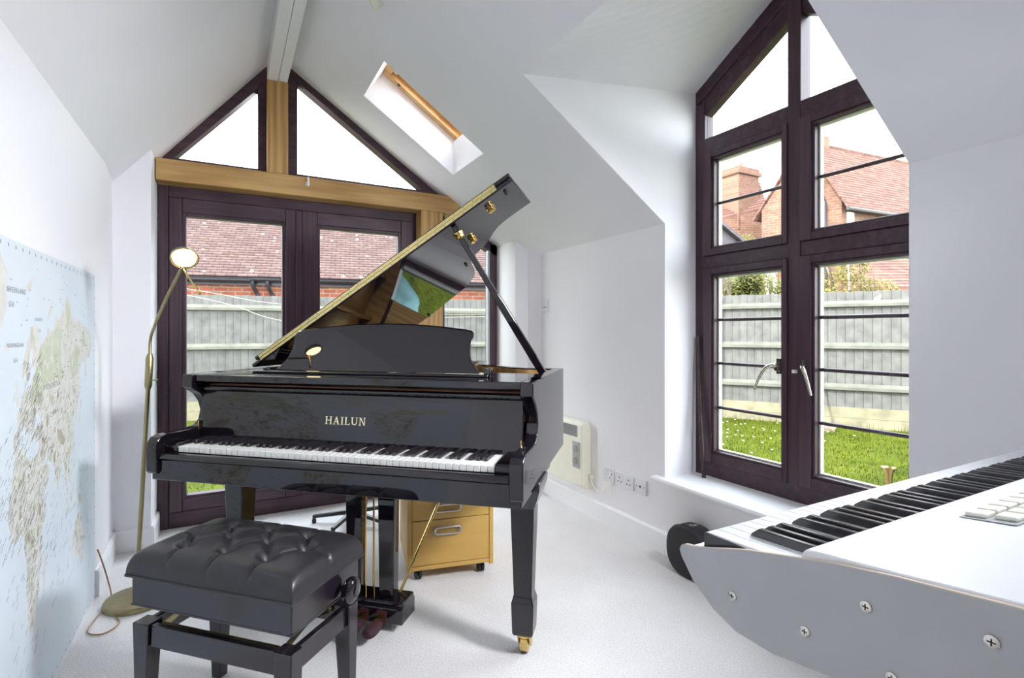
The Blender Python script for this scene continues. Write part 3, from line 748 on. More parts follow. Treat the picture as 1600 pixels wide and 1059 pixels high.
n = len(rim_i)
for k in range(n): b.f.append([rim_i[k], rim_i[(k + 1) % n], base + (k + 1) % n, base + k]); b.m.append(0)
b.f.append([base + k for k in range(n)]); b.m.append(0)
cu_ = b.build('cushion', 'leather', S, smooth=True, angle=70)
b = MB(); r = .004; b.tube([(-cx, -cy, .468), (cx, -cy, .468), (cx, cy, .468), (-cx, cy, .468), (-cx, -cy, .468)], .0045, 8); b.build('piping', 'leather', cu_, smooth=True)
for p in bt:
    b = MB(); b.lathe([(.0075, 0), (.006, .002), (.002, .003)], (p[0], p[1], .512 + .016 * (1 - (p[0] / cx) ** 2)), (0, 0, 1), 14); b.build('button', 'leather', cu_, smooth=True)
lx, ly_ = hx - .032, hy - .024
for sx in (-1, 1):
    for sy in (-1, 1):
        b = MB(); b.taper((sx * (lx + .006), sy * (ly_ + .004), 0), (.017, .017), (sx * lx, sy * ly_, .328), (.030, .024)); b.build('leg', 'satin', S, bevel=.003)
for sy in (-1, 1):
    b = MB(); b.box(-lx + .03, lx - .03, sy * (ly_ + .006) - .010, sy * (ly_ + .006) + .010, .262, .325); b.build('rail', 'satin', S, bevel=.003)
for sx in (-1, 1):
    b = MB(); b.box(sx * (lx + .008) - .010, sx * (lx + .008) + .010, -ly_ + .024, ly_ - .024, .262, .325); b.build('rail', 'satin', S, bevel=.003)
    b = MB(); b.lathe([(.008, 0), (.008, .018), (.032, .020), (.037, .028), (.037, .040), (.030, .046), (.012, .048)], (sx * hx, .062, .405), (sx, 0, 0), 28); b.build('knob', 'piano', S, smooth=True)
for sx in (-1, 1):
    for s2 in (-1, 1):
        b = MB(); x = sx * (lx - .035) + s2 * .004
        b.prism([(x, -.115 * s2, .300), (x, -.115 * s2, .318), (x, .105 * s2, .378), (x, .105 * s2, .360)], (.004, 0, 0)); b.build('scissor_arm', 'agedbrass', S)
b = MB(); b.tube([(-lx + .03, -.108, .312), (lx - .03, -.108, .312)], .006, 8); b.tube([(-lx + .03, .10, .312), (lx - .03, .10, .312)], .006, 8); b.build('scissor_axle', 'agedbrass', S, smooth=True)

# ------------------------------------------------------------------ floor lamp
F = empty('floor_lamp', (-.345, 2.765, 0), 0, 'aged brass floor reading lamp, lit, standing by the left wall near the doors', 'lamp')
F0 = Vector(F.location)
b = MB(); b.lathe([(.120, 0), (.120, .016), (.114, .026), (.060, .034), (.018, .040), (.012, .05)], (.0, .0, 0), (0, 0, 1), 40); b.build('base', 'agedbrass', F, smooth=True)
p1 = Vector((-.3005, 2.742, .93)) - F0
b = MB(); b.tube([(0, 0, .04), p1], .0085, 12); b.build('pole', 'agedbrass', F, smooth=True)
p2 = Vector((-.294, 2.740, 1.075)) - F0; dj = (p2 - p1).normalized()
b = MB(); b.lathe([(.009, -.012), (.0145, .006), (.0145, .125), (.009, .145)], p1, dj, 18); j_ = b.build('joint', 'agedbrass', F, smooth=True)
b = MB(); q = p1 + dj * .03; b.tube([q, q + Vector((.026, -.012, 0))], .0025, 8); b.lathe([(.005, 0), (.006, .006), (.003, .012)], q + Vector((.024, -.011, 0)), (.9, -.4, 0), 12); b.build('knob', 'agedbrass', j_, smooth=True)
tip = Vector((-.158, 2.352, 1.398)) - F0
path = catmull([p2, Vector((-.2925, 2.738, 1.13)) - F0, Vector((-.279, 2.705, 1.178)) - F0, Vector((-.222, 2.532, 1.292)) - F0, tip, Vector((-.152, 2.347, 1.418)) - F0], 6)
b = MB(); b.tube(path, .0058, 12); b.build('arm', 'agedbrass', F, smooth=True)
hc = Vector((-.143, 2.344, 1.450)) - F0
TH = math.atan(445 / 817)
rgt = Vector((math.cos(TH), -math.sin(TH), 0)); fwd = Vector((math.sin(TH), math.cos(TH), 0)); upv = Vector((0, 0, 1))
nrm = (rgt * .42 + upv * -.66 + fwd * -.62).normalized()
b = MB(); b.lathe([(.012, -.026), (.032, -.022), (.046, -.008), (.048, .004), (.045, .006), (.040, .002)], hc, nrm, 32); hd = b.build('lamp_head', 'agedbrass', F, smooth=True)
b = MB(); b.lathe([(.0405, .000), (.036, .005), (.004, .007)], hc, nrm, 32); b.build('diffuser', 'led', hd, smooth=True)
b = MB(); h0 = Vector((-.150, 2.348, 1.412)) - F0; h1 = Vector((-.096, 2.318, 1.323)) - F0; b.tube([h0, h1], .0032, 8); b.lathe([(.004, 0), (.0065, .005), (.0065, .010), (.003, .014)], h1, (h1 - h0).normalized(), 12); b.build('handle', 'brass', hd, smooth=True)
b = MB()
cp = [(-.10, .03, .012), (-.06, -.10, .006), (-.035, -.18, .005), (-.075, -.24, .005), (-.13, -.20, .005), (-.125, -.10, .006), (-.105, -.02, .01), (-.10, .08, .012), (-.125, .14, .08), (-.155, .17, .17), (-.162, .16, .20)]
b.tube(catmull(cp, 6), .0028, 8); b.build('flex', 'cable', F, smooth=True)

# ------------------------------------------------------------------ world map poster on the left wall
MP = empty('map_poster', (XL + .0015, 0, 0), 0, 'pale blue world map poster covering the lower half of the left wall', 'map')
def mil(lat): return 1.25 * math.log(math.tan(PI / 4 + .4 * R(lat)))
def ll(lon, lat): return (1.935 + .0049 * lon, .554 + .424 * mil(lat))
LAND = {
 'eurasia': [(-9,43),(-9,37),(-6,36),(-2,37),(0,39),(3,42),(5,43),(8,44),(10,43),(12,42),(16,38),(17,40),(14,42),(13,45),(17,43),(20,40),(22,37),(24,38),(23,40),(27,41),(29,41),(35,42),(41,41),(38,44),(35,45),(33,46),(30,46),(28,43),(27,38),(31,36),(36,36),(35,32),(34,28),(39,21),(43,13),(52,16),(59,22),(56,25),(51,25),(48,30),(54,27),(61,25),(67,24),(70,21),(73,17),(77,8),(80,13),(82,17),(87,21),(91,22),(94,17),(97,16),(98,9),(103,2),(103,6),(100,13),(105,9),(109,12),(106,19),(110,21),(117,23),(121,28),(120,34),(118,38),(121,40),(125,39),(126,35),(129,36),(128,40),(132,43),(140,48),(141,53),(136,54),(143,59),(155,59),(156,51),(162,56),(163,60),(171,60),(179,63),(179,69),(160,70),(140,72),(128,72),(113,74),(104,78),(95,76),(80,72),(72,73),(68,69),(55,69),(45,67),(40,64),(33,67),(41,67),(28,71),(20,70),(12,65),(5,61),(6,58),(11,59),(13,56),(16,57),(19,60),(17,62),(21,65),(25,65),(22,61),(29,60),(22,57),(20,55),(11,54),(9,57),(8,54),(4,52),(-1,49),(-4,48),(-1,46),(-2,43)],
 'africa': [(-6,36),(3,37),(10,37),(11,33),(20,31),(25,32),(33,31),(35,27),(39,16),(43,12),(51,12),(47,4),(40,-3),(40,-12),(36,-18),(35,-24),(32,-29),(27,-34),(19,-35),(15,-27),(12,-17),(13,-8),(9,-1),(9,4),(4,6),(-7,4),(-13,9),(-17,14),(-16,21),(-10,29)],
 'north_america': [(-168,66),(-160,71),(-140,70),(-125,70),(-110,68),(-95,72),(-85,70),(-94,60),(-82,55),(-79,52),(-77,62),(-65,59),(-56,53),(-66,50),(-65,45),(-70,43),(-76,36),(-81,31),(-80,25),(-84,30),(-97,27),(-96,19),(-90,21),(-88,16),(-83,10),(-79,8),(-86,12),(-95,16),(-106,22),(-113,31),(-110,23),(-118,34),(-124,42),(-125,49),(-135,58),(-152,59),(-164,55),(-157,59),(-166,62)],
 'south_america': [(-79,8),(-72,12),(-62,10),(-51,4),(-44,-3),(-35,-7),(-39,-15),(-41,-22),(-48,-27),(-55,-35),(-62,-39),(-66,-46),(-69,-53),(-74,-51),(-73,-38),(-71,-28),(-71,-18),(-77,-12),(-81,-5)],
 'greenland': [(-70,78),(-55,82),(-30,83),(-18,80),(-20,73),(-30,68),(-43,60),(-52,65),(-56,73)],
 'australia': [(114,-22),(122,-18),(130,-12),(137,-12),(140,-17),(143,-11),(146,-19),(153,-26),(150,-37),(144,-39),(138,-34),(131,-31),(124,-33),(115,-34)],
 'madagascar': [(44,-25),(44,-17),(49,-12),(50,-16),(47,-25)], 'britain': [(-5,50),(1,51),(0,53),(-2,56),(-3,58),(-6,57),(-3,54)], 'ireland': [(-10,52),(-6,52),(-6,55),(-9,54)],
 'japan': [(130,31),(135,34),(140,35),(142,40),(145,43),(141,45),(139,38),(132,34)], 'borneo': [(109,1),(113,-3),(117,-1),(119,5),(115,5)], 'sumatra': [(95,5),(104,-2),(106,-6),(101,-2)],
 'new_guinea': [(131,-1),(141,-3),(150,-10),(143,-8),(138,-8)], 'new_zealand': [(167,-46),(173,-41),(175,-37),(178,-38),(175,-41),(171,-46)], 'iceland': [(-24,65),(-14,65),(-18,67)], 'novaya': [(52,71),(56,74),(68,77),(60,73)], 'svalbard': [(12,78),(22,80),(26,80),(18,77)], 'sri_lanka': [(80,7),(81,9),(82,7)],
}
GREEN = [[(30,60),(40,66),(60,68),(80,71),(86,70),(84,62),(90,55),(75,53),(60,54),(45,53),(32,54)], [(22,54),(30,60),(45,55),(40,48),(28,49),(18,50)], [(98,76),(106,77),(112,73),(104,68),(96,70)], [(110,60),(125,66),(138,62),(130,55),(116,54)], [(140,67),(155,69),(158,65),(146,63)], [(100,23),(106,25),(112,28),(110,23),(104,20)], [(10,4),(18,5),(28,3),(26,-4),(16,-4),(11,-1)], [(-72,4),(-58,5),(-50,-2),(-55,-10),(-68,-10),(-75,-4)], [(-125,60),(-105,64),(-95,58),(-85,52),(-100,52),(-118,54)], [(-85,38),(-75,42),(-70,46),(-80,46),(-90,36)], [(12,58),(15,64),(20,66),(16,60)], [(20,68),(29,68),(29,63),(25,66)]]
BROWN = [[(75,37),(85,36),(96,30),(92,28),(82,30),(77,33)], [(-115,45),(-108,40),(-106,34),(-112,36),(-120,48)], [(-72,-15),(-67,-20),(-69,-30),(-71,-22)], [(36,12),(40,10),(40,6),(36,6)]]
b = MB()
Y0, Y1, Z0, Z1 = .985, 2.885, .012, 1.418
b.box(0, .0015, Y0, Y1, Z0, Z1, 0)
def patch(pts, x, mi):
    q = [Vector((x, *ll(*p))) for p in pts]
    for tri in tessellate_polygon([q]): b.add([q[i] for i in tri], [[0, 1, 2]], mi)
def rough(pts, k=3, amp=1.1):
    out = []
    for i, p in enumerate(pts):
        n_p = pts[(i + 1) % len(pts)]
        for j in range(k):
            t = j / k; out.append((p[0] + (n_p[0] - p[0]) * t + (random.uniform(-amp, amp) if j else 0), p[1] + (n_p[1] - p[1]) * t + (random.uniform(-amp, amp) * .6 if j else 0)))
    return out
for k, v in LAND.items(): patch(rough(v, 3 if len(v) > 8 else 1, .9), .00156, 1)
for i_, v in enumerate(GREEN): patch(rough(v, 4, 1.3), .00160 + i_ * 3e-6, 2)
for i_, v in enumerate(BROWN): patch(rough(v, 3, 1.0), .00165 + i_ * 3e-6, 3)
def inside(p, poly):
    c = False; x, y = p
    for i in range(len(poly)):
        (x1, y1), (x2, y2) = poly[i - 1], poly[i]
        if (y1 > y) != (y2 > y) and x < (x2 - x1) * (y - y1) / (y2 - y1) + x1: c = not c
    return c
# blots of the relief tint scattered over the land
polys = [LAND[k] for k in ('eurasia', 'africa', 'north_america', 'south_america', 'australia')]
cnt = 0
while cnt < 700:
    p = (random.uniform(-165, 178), random.uniform(-52, 76))
    if any(inside(p, q) for q in polys):
        a = random.uniform(.7, 2.6); s0 = random.uniform(.4, 1)
        patch([(p[0] + a * math.cos(k) * random.uniform(.6, 1.2), p[1] + a * s0 * math.sin(k) * random.uniform(.5, 1)) for k in (0, .9, 1.9, 2.8, 3.8, 4.7, 5.6)], .00167 + 1.2e-6 * (cnt % 200), random.choice((1, 2, 2, 3)) if p[1] < 50 else random.choice((1, 1, 2))); cnt += 1
# dense place-name marks: tiny slanted dashes
def dash(y, z, l, h, sl):
    dy, dz = l, l * sl
    dash.k += 1; x = .00193 + (dash.k % 100) * 1.2e-6
    b.add([(x, y, z), (x, y + dy, z + dz), (x, y + dy, z + dz + h), (x, y, z + h)], [[0, 1, 2, 3]], 4)
dash.k = 0
def scatter(n, lon0, lon1, lat0, lat1, sl=.75, l=(.008, .022), h=.0032, land=True):
    k = 0; tries = 0
    while k < n and tries < n * 30:
        tries += 1
        p = (random.uniform(lon0, lon1), random.uniform(lat0, lat1))
        if land and not any(inside(p, q) for q in polys): continue
        y, z = ll(*p); L = random.uniform(*l)
        if not (Y0 + .01 < y < Y1 - .03 and Z0 + .01 < z < Z1 - .02): continue
        x = 0
        while x < L:
            w_ = random.uniform(.0018, .004); dash(y + x, z + x * sl, w_, h * random.uniform(.7, 1.2), sl); x += w_ + .0012
        k += 1
scatter(230, -10, 40, 36, 62); scatter(260, -17, 52, -34, 36); scatter(110, 40, 120, 8, 50); scatter(170, 60, 178, -40, 25, land=False)
scatter(120, -30, 20, 0, 45, land=False, h=.0028); scatter(60, -20, 60, -55, 0, land=False, sl=.6); scatter(60, 60, 178, 45, 72, sl=.1)
scatter(130, -125, -60, 12, 55, sl=-.2); scatter(80, -80, -35, -50, 5, sl=.2); scatter(50, -170, -60, -40, 30, land=False, sl=0); scatter(40, -20, 170, 70, 82, land=False, sl=-.2, l=(.004, .012))
for i in range(34):
    y = Y0 + .03 + i * (Y1 - Y0 - .06) / 33; dash(y, Z1 - .022, .006, .010, 0); dash(y + .003, Z0 + .012, .006, .009, 0)
for i in range(24):
    z = Z0 + .05 + i * (Z1 - Z0 - .1) / 23; dash(Y1 - .014, z, .006, .008, 0)
mo = b.build('map_sheet', ['poster_sea', 'poster_land', 'poster_green', 'poster_brown', 'poster_ink'], MP)
def text_mesh(word, size, mat, parent, mtx, name='map_lettering', spacing=1.0):
    cv = bpy.data.curves.new('lettering', 'FONT'); cv.body = word; cv.size = size; cv.align_x = 'CENTER'; cv.space_character = spacing
    o = bpy.data.objects.new('tmp', cv); COL.objects.link(o)
    me = bpy.data.meshes.new_from_object(o.evaluated_get(bpy.context.evaluated_depsgraph_get()))
    bpy.data.objects.remove(o)
    me.transform(mtx); me.materials.clear(); me.materials.append(M[mat])
    q = bpy.data.objects.new(name, me); COL.objects.link(q); q.parent = parent
    return q
def on_map(word, y, z, size, sp=1.3, tilt=0):
    m = Matrix(((0, 0, 1, .00206), (1, 0, 0, y), (0, 1, 0, z), (0, 0, 0, 1))) @ Matrix.Rotation(tilt, 4, 'Z')
    text_mesh(word, size, 'poster_ink', mo, m, spacing=sp)
for wd, y, z, s, t in (('GREENLAND', 1.916, 1.276, .021, 0), ('SEA', 1.874, 1.237, .021, 0), ('NORWEGIAN', 1.908, 1.127, .017, 0), ('SEA', 1.906, 1.086, .017, 0), ('BARENTS', 2.106, 1.202, .014, 0), ('SEA', 2.116, 1.168, .014, 0), ('LIBYA', 1.945, .735, .021, .35), ('CHINA', 2.27, .893, .024, .1), ('KAZAKHSTAN', 2.25, .985, .024, 0)):
    on_map(wd, y, z, s, 1.3, t)

# ------------------------------------------------------------------ white digital keyboard in the right foreground
K = empty('digital_keyboard', (.600, .05, 0), 0, 'white digital keyboard with a grey end panel in the right foreground', 'keyboard')
side = [(.520, .849), (.512, .8535), (.498, .8555), (.486, .858), (.410, .882), (.296, .909), (.231, .9195), (.134, .932), (.02, .946), (.0, .940), (.0, .80), (.03, .775), (.20, .775), (.296, .779), (.37, .766), (.423, .7665), (.462, .780), (.498, .806), (.519, .832), (.5235, .842)]
for x0, x1 in ((0, .007), (1.267, 1.274)):
    b = MB(); b.prism([(x0, v, z) for v, z in side], (x1 - x0, 0, 0), 0, 1)
    b.build('side_panel', ['kside', 'kply'], K, bevel=.0015, angle=25)
b = MB(); b.prism([(.012, v, z) for v, z in ((.335, .905), (.330, .9105), (.231, .9215), (.134, .934), (.02, .947), (.01, .94), (.01, .80), (.06, .785), (.46, .785), (.49, .81), (.51, .842), (.51, .850), (.493, .852), (.488, .85), (.35, .85), (.345, .86))], (1.25, 0, 0)); b.v = [(x - .005 if x < .6 else x + .005, y, z) for x, y, z in b.v]; b.build('casing', 'kwhite', K, bevel=.002, angle=25)
KX = .0135; kw2 = (1.262 - .0145) / 52 if False else .0235
zkey = lambda v: .878 + (.4865 - v) * .048
b = MB(); b.prism([(.0006, v, z) for v, z in ((.4865, .853), (.4865, .8765), (.484, .878), (.33, zkey(.33)), (.33, .862))], (.0223, 0, 0)); k0 = b.build('white_key', 'kwhite', K, bevel=.0010, seg=1)
k0.location = (KX, 0, 0)
for i in range(1, 52):
    k = k0.copy(); COL.objects.link(k); k.location = (KX + i * .0235, 0, 0)
b = MB()
b.loft([[(-h_, v1, z1), (h_, v1, z1), (h_, .33, z1 + (v1 - .33) * .048), (-h_, .33, z1 + (v1 - .33) * .048)] for h_, v1, z1 in ((.0062, .442, .880), (.0056, .440, .884), (.0045, .430, .8925))])
kb1 = b.build('black_key', 'ebony', K, bevel=.0012, seg=2); first = True
seqn = [('CBAGFED')[i % 7] for i in range(52)]
for i in range(51):
    if seqn[i] in 'BAGED':           # a black key lies between this white and the next one down
        k = kb1 if first else kb1.copy()
        if not first: COL.objects.link(k)
        k.location = (KX + (i + 1) * .0235, 0, 0); first = False
b = MB(); b.box(.012, .0136, .35, .4865, .853, .878); b.build('key_cheek', 'ebony', K)
for v, z in ((.428, .813), (.327, .816), (.260, .876), (.235, .814), (.155, .893), (.10, .83)):
    b = MB(); b.lathe([(.0062, 0), (.0060, .0012), (.004, .0018)], (0, v, z), (-1, 0, 0), 20); s_ = b.build('panel_screw', 'chrome', K, smooth=True)
    b = MB(); b.box(-.0021, -.0015, v - .0032, v + .0032, z - .0006, z + .0006); b.box(-.0021, -.0015, v - .0006, v + .0006, z - .0032, z + .0032); b.build('screw_slot', 'dark', s_)
ztop = lambda v: .9105 + (.330 - v) * .1205
b = MB(); b.prism([(.268, v, ztop(v) + .0002) for v in (.286, .225)], (.6, 0, 0)) if False else b.prism([(.282, .287, ztop(.287) + .0003), (.90, .287, ztop(.287) + .0003), (.90, .226, ztop(.226) + .0003), (.282, .226, ztop(.226) + .0003)], (0, 0, .0006)); b.build('button_field', 'panelgrey', K)
b = MB(); b.prism([(0, 0, 0), (.030, 0, 0), (.030, -.024, .0029), (0, -.024, .0029)], (0, 0, .006)); bt0 = b.build('button', 'button', K, bevel=.002); first = True
for r in range(2):
    for i in range(12):
        k = bt0 if first else bt0.copy()
        if not first: COL.objects.link(k)
        v = .284 - r * .0295; k.location = (.290 + r * .006 + i * .036, v, ztop(v) + .0008); first = False
# stand under it
ST = empty('keyboard_stand', (.600, .05, 0), 0, 'black metal stand holding up the white digital keyboard', 'stand')
for x in (.35, 1.0):
    b = MB(); b.box(x - .02, x + .02, .20, .24, .03, .73); b.build('post', 'plastic', ST, bevel=.003)
    b = MB(); b.box(x - .02, x + .02, .05, .42, 0, .03); b.build('foot', 'plastic', ST, bevel=.003)
    b = MB(); b.box(x - .02, x + .02, .06, .44, .73, .784); b.build('bracket', 'plastic', ST, bevel=.003)
b = MB(); b.box(.37, .98, .205, .235, .40, .43); b.build('crossbar', 'plastic', ST)

# ------------------------------------------------------------------ pedestal drawers under the piano
ang = math.atan2(2.264 - 2.349, 1.128 - .734)
C = empty('drawer_unit', (.734, 2.349, 0), ang, 'birch drawer unit on castors beneath the grand piano', 'drawer unit')
Wd, Hd, Dd = .403, .52, .44
b = MB()
b.box(-.004, .016, .0, Dd, .050, Hd); b.box(Wd - .018, Wd + .002, 0, Dd, .050, Hd); b.box(.016, Wd - .018, Dd - .02, Dd, .06, Hd); b.box(.016, Wd - .018, .002, Dd, .058, .078); b.box(-.004, Wd + .002, 0, Dd, Hd, Hd + .018)
b.build('carcass', 'birch', C, bevel=.0015)
for z0, z1 in ((.081, .287), (.290, .392), (.399, .516)):
    b = MB(); b.box(.018, Wd - .020, .001, .019, z0, z1); dr = b.build('drawer', 'birch', C, bevel=.0015)
    zc = z1 - .046; xc = Wd / 2 - .02; hw, hr = .062, .016
    ring = []
    for k in range(24):
        a = 2 * PI * k / 24; ring.append(Vector((xc + math.copysign(hw - hr, math.cos(a)) + hr * math.cos(a) if abs(math.cos(a)) > 1e-6 else xc, -.016, zc + hr * math.sin(a))))
    b = MB(); b.tube(ring + [ring[0], ring[1]], .0052, 8); b.tube([(xc - hw + .004, -.016, zc), (xc - hw + .004, .002, zc)], .005, 8); b.tube([(xc + hw - .004, -.016, zc), (xc + hw - .004, .002, zc)], .005, 8)
    b.build('handle', 'steel', dr, smooth=True)
for x in (.05, Wd - .05):
    for y in (.05, Dd - .05):
        b = MB(); b.lathe([(.012, -.018), (.024, -.014), (.024, -.004), (.010, -.002), (.010, .002), (.024, .004), (.024, .014), (.012, .018)], (x, y, .025), (1, 0, 0), 20); b.box(x - .010, x + .010, y - .012, y + .012, .03, .058); b.build('castor', 'rubber', C, smooth=True)

# ------------------------------------------------------------------ swivel chair base seen under the piano
H_ = empty('swivel_chair', (.682, 3.30, 0), 0, 'low swivel stool with a black five-star metal base behind the piano', 'chair')
for k in range(5):
    a = R(158 + 72 * k)
    b = MB(); dx, dy = math.cos(a), math.sin(a)
    b.loft([[(dx * r - dy * s_ * w_, dy * r + dx * s_ * w_, z + dz) for s_, dz in ((-1, -h / 2), (1, -h / 2), (1, h / 2), (-1, h / 2))] for r, w_, h, z in ((.02, .014, .026, .062), (.24, .011, .018, .040))]); b.build('leg', 'plastic', H_, bevel=.003)
    b = MB(); b.lathe([(.012, 0), (.013, .018), (.008, .035)], (dx * .232, dy * .232, 0), (0, 0, 1), 14); b.build('glide', 'plastic', H_, smooth=True)
b = MB(); b.lathe([(.032, .048), (.032, .085), (.020, .09), (.020, .36), (.04, .37)], (0, 0, 0), (0, 0, 1), 20); b.build('column', 'plastic', H_, smooth=True)
b = MB(); b.lathe([(.02, .365), (.15, .372), (.165, .39), (.165, .415), (.15, .43), (.02, .436)], (0, 0, 0), (0, 0, 1), 32); b.build('seat', 'leather', H_, smooth=True)

# ------------------------------------------------------------------ round black case by the right wall
B = empty('round_case', (1.905, 1.79, .121), 0, 'round black zipped case standing on its rim against the right wall', 'case')
b = MB()
def sq(r, k): return [(k, r * math.copysign(abs(math.cos(a)) ** .82, math.cos(a)), r * math.copysign(abs(math.sin(a)) ** .82, math.sin(a))) for a in [2 * PI * i / 48 for i in range(48)]]
b.loft([sq(.107, 0), sq(.117, .004), sq(.120, .012), sq(.120, .093), sq(.117, .102), sq(.107, .106)]); b.build('body', 'nylon', B, smooth=True, angle=60)
b = MB(); p_ = sq(.1205, .020); b.tube(p_ + [p_[0]], .0022, 6); b.build('zip', 'plastic', B, smooth=True)
b = MB(); b.add([(.040, -.025, .1135), (.085, -.025, .1135), (.085, .022, .1135), (.040, .022, .1135)], [[0, 1, 2, 3]]) if False else b.box(.035, .088, -.022, .016, .1170, .1207); lb = b.build('label', 'plastic', B, bevel=.001)
b = MB(); c_ = [(.048 + .006 * math.cos(a), .004 + .007 * math.sin(a), .1210) for a in [2 * PI * i / 16 for i in range(17)]]; b.tube(c_, .0009, 5)
b.box(.048, .082, -.012, -.009, .1205, .1212); b.box(.060, .082, -.002, .001, .1205, .1212); b.build('label_print', 'button', lb)

# ------------------------------------------------------------------ heater, plates, cable
HT = empty('panel_heater', (XR, 2.912, .19), 0, 'cream electric panel heater fixed low on the right wall', 'heater')
b = MB(); prf = [(0, -.02), (-.045, -.012), (-.075, .0), (-.078, .02), (-.078, .38), (-.062, .405), (-.02, .412), (0, .36)]
b.prism([(x, -.24, z) for x, z in prf], (0, .50, 0)); b.build('body', 'cream', HT, bevel=.008, seg=3)
b = MB(); b.box(-.0795, -.076, -.195, .22, .310, .382); gr = b.build('grille', 'grille', HT)
b = MB()
for i in range(40): y = -.190 + i * .0104; b.box(-.082, -.079, y, y + .004, .313, .379)
b.build('grille_fins', 'panelgrey', gr)
b = MB(); b.box(-.084, -.076, -.222, -.148, .115, .282); cp_ = b.build('control_panel', 'panelgrey', HT, bevel=.003)
for z, r in ((.238, .022), (.162, .022)):
    b = MB(); b.lathe([(r, 0), (r * .9, .010), (.004, .011)], (-.084, -.185, z), (-1, 0, 0), 20); b.build('dial', 'grille', cp_, smooth=True)
b = MB(); b.box(-.030, -.004, -.268, -.238, .055, .080); b.build('cable_gland', 'cream', HT, bevel=.004)
fl = catmull([(-.02, -.262, .058), (-.026, -.290, .02), (-.02, -.345, -.008), (-.016, -.39, .02), (-.016, -.437, .085)], 6)
b = MB(); b.tube(fl, .0032, 8); b.build('flex', 'cream', HT, smooth=True)
fl = catmull([(-.016, -.437, .080), (-.014, -.457, .04), (-.012, -.452, .015), (-.008, -.437, .03)], 6)
b = MB(); b.tube(fl, .0022, 6); b.build('flex', 'cream', HT, smooth=True)
def plate(name, y0, y1, z0, z1, label, cat, holes, extra=(), grp=None):
    e = empty(name, (XR, (y0 + y1) / 2, (z0 + z1) / 2), 0, label, cat, grp)
    hy_, hz_ = (y1 - y0) / 2, (z1 - z0) / 2
    b = MB(); b.box(-.010, 0, -hy_, hy_, -hz_, hz_); b.build('plate', 'socket', e, bevel=.003)
    b = MB()
    for y, z, a, c_ in holes: b.box(-.0106, -.0098, y - a, y + a, z - c_, z + c_)
    b.build('openings', 'dark', e)
    for y, z, a, c_ in extra:
        b = MB(); b.box(-.0135, -.0098, y - a, y + a, z - c_, z + c_); b.build('rocker_switch', 'white', e, bevel=.001)
    return e
plate('fused_spur', 2.449, 2.533, .262, .347, 'white fused spur plate nearest the panel heater, with a cable', 'socket', [(-.012, -.012, .003, .003), (.030, 0, .002, .002), (-.026, .01, .003, .004)], [(-.015, .012, .007, .010)])
hs = []
for s_ in (-.038, .038): hs += [(s_, .012, .0028, .005), (s_ - .012, -.012, .0045, .003), (s_ + .012, -.012, .0045, .003)]
plate('double_socket', 2.279, 2.426, .262, .347, 'white double power socket between the two smaller wall plates', 'socket', hs, [(-.010, .024, .006, .010), (.010, .024, .006, .010)])
plate('aerial_socket', 2.172, 2.262, .264, .350, 'white aerial socket plate nearest the window sill', 'socket', [(0, 0, .006, .006), (-.030, 0, .0025, .0025), (.030, 0, .0025, .0025)])
plate('wall_switch', 3.176, 3.256, 1.313, 1.402, 'white switch plate at head height in the far right corner', 'switch', [(-.02, -.012, .008, .003), (0, -.012, .006, .003), (.02, -.012, .005, .003)])
# things on the sill
b = MB(); p0, p1_ = Vector((2.205, 1.935, .401)), Vector((2.243, 2.008, 1.148)); pts = []; rr = []
for i in range(41):
    t = i / 40; pts.append(p0.lerp(p1_, t) + Vector((0, .006 * math.sin(t * PI), 0)))
    q = abs(((t * 4.6 + .3) % 1) - .5); rr.append(.0102 - .002 * t + (.0018 if q > .465 else 0))
b.tube(pts, rr, 14); FLT = tag(b.build('bamboo_flute', 'bamboo', smooth=True), 'long dark bamboo flute leaning in the left corner of the big window', 'flute')
b = MB(); b.lathe([(.034, 0), (.034, .006), (.024, .012), (.008, .020), (.007, .10), (.011, .112), (.007, .124), (.007, .195), (.010, .205), (.0125, .222), (.0135, .248), (.0215, .262), (.0235, .268), (.0145, .262), (.011, .235), (.004, .230)], (2.15, 1.033, .400), (0, 0, 1), 32)
tag(b.build('candlestick', 'brass', smooth=True), 'brass candlestick standing on the window sill behind the keyboard', 'candlestick')

# ------------------------------------------------------------------ garden
GZ = -.15
b = MB(); b.box(-9, 30, 3.9, 24, GZ - .2, GZ); b.box(2.75, 30, -14, 3.9, GZ - .2, GZ)
lw = struct(b, 'lawn', 'lawn')
b = MB(); b.box(-1.3, 2.7, YB - 3, 3.88, -.5, -.141); struct(b, 'foundation', 'gravel')
b = MB()
def blades(n, x0, x1, y0, y1, hmin=.018, hmax=.042, ok=None):
    for _ in range(n):
        x, y = random.uniform(x0, x1), random.uniform(y0, y1)
        if ok and not ok(x, y): continue
        a = random.uniform(0, 2 * PI); h = random.uniform(hmin, hmax); w_ = random.uniform(.003, .0055); l = random.uniform(-.03, .03)
        b.add([(x - math.cos(a) * w_, y - math.sin(a) * w_, GZ), (x + math.cos(a) * w_, y + math.sin(a) * w_, GZ), (x + l, y + l * .6, GZ + h)], [[0, 1, 2]])
inR = lambda x, y: (x - 6.66) * .856 + (y - 5.6) * .517 < -.06
blades(42000, 2.8, 7.9, .6, 6.6, ok=inR)
blades(15000, -1.2, 5.0, 3.95, 7.5)
blades(1500, 6.0, 8.4, 2.6, 6.4, .06, .14, ok=lambda x, y: inR(x, y) and (x - 6.66) * .856 + (y - 5.6) * .517 > -.35)
tag(b.build('grass', 'blade'), 'short green grass covering the garden lawn', 'grass', kind='stuff')
b = MB()
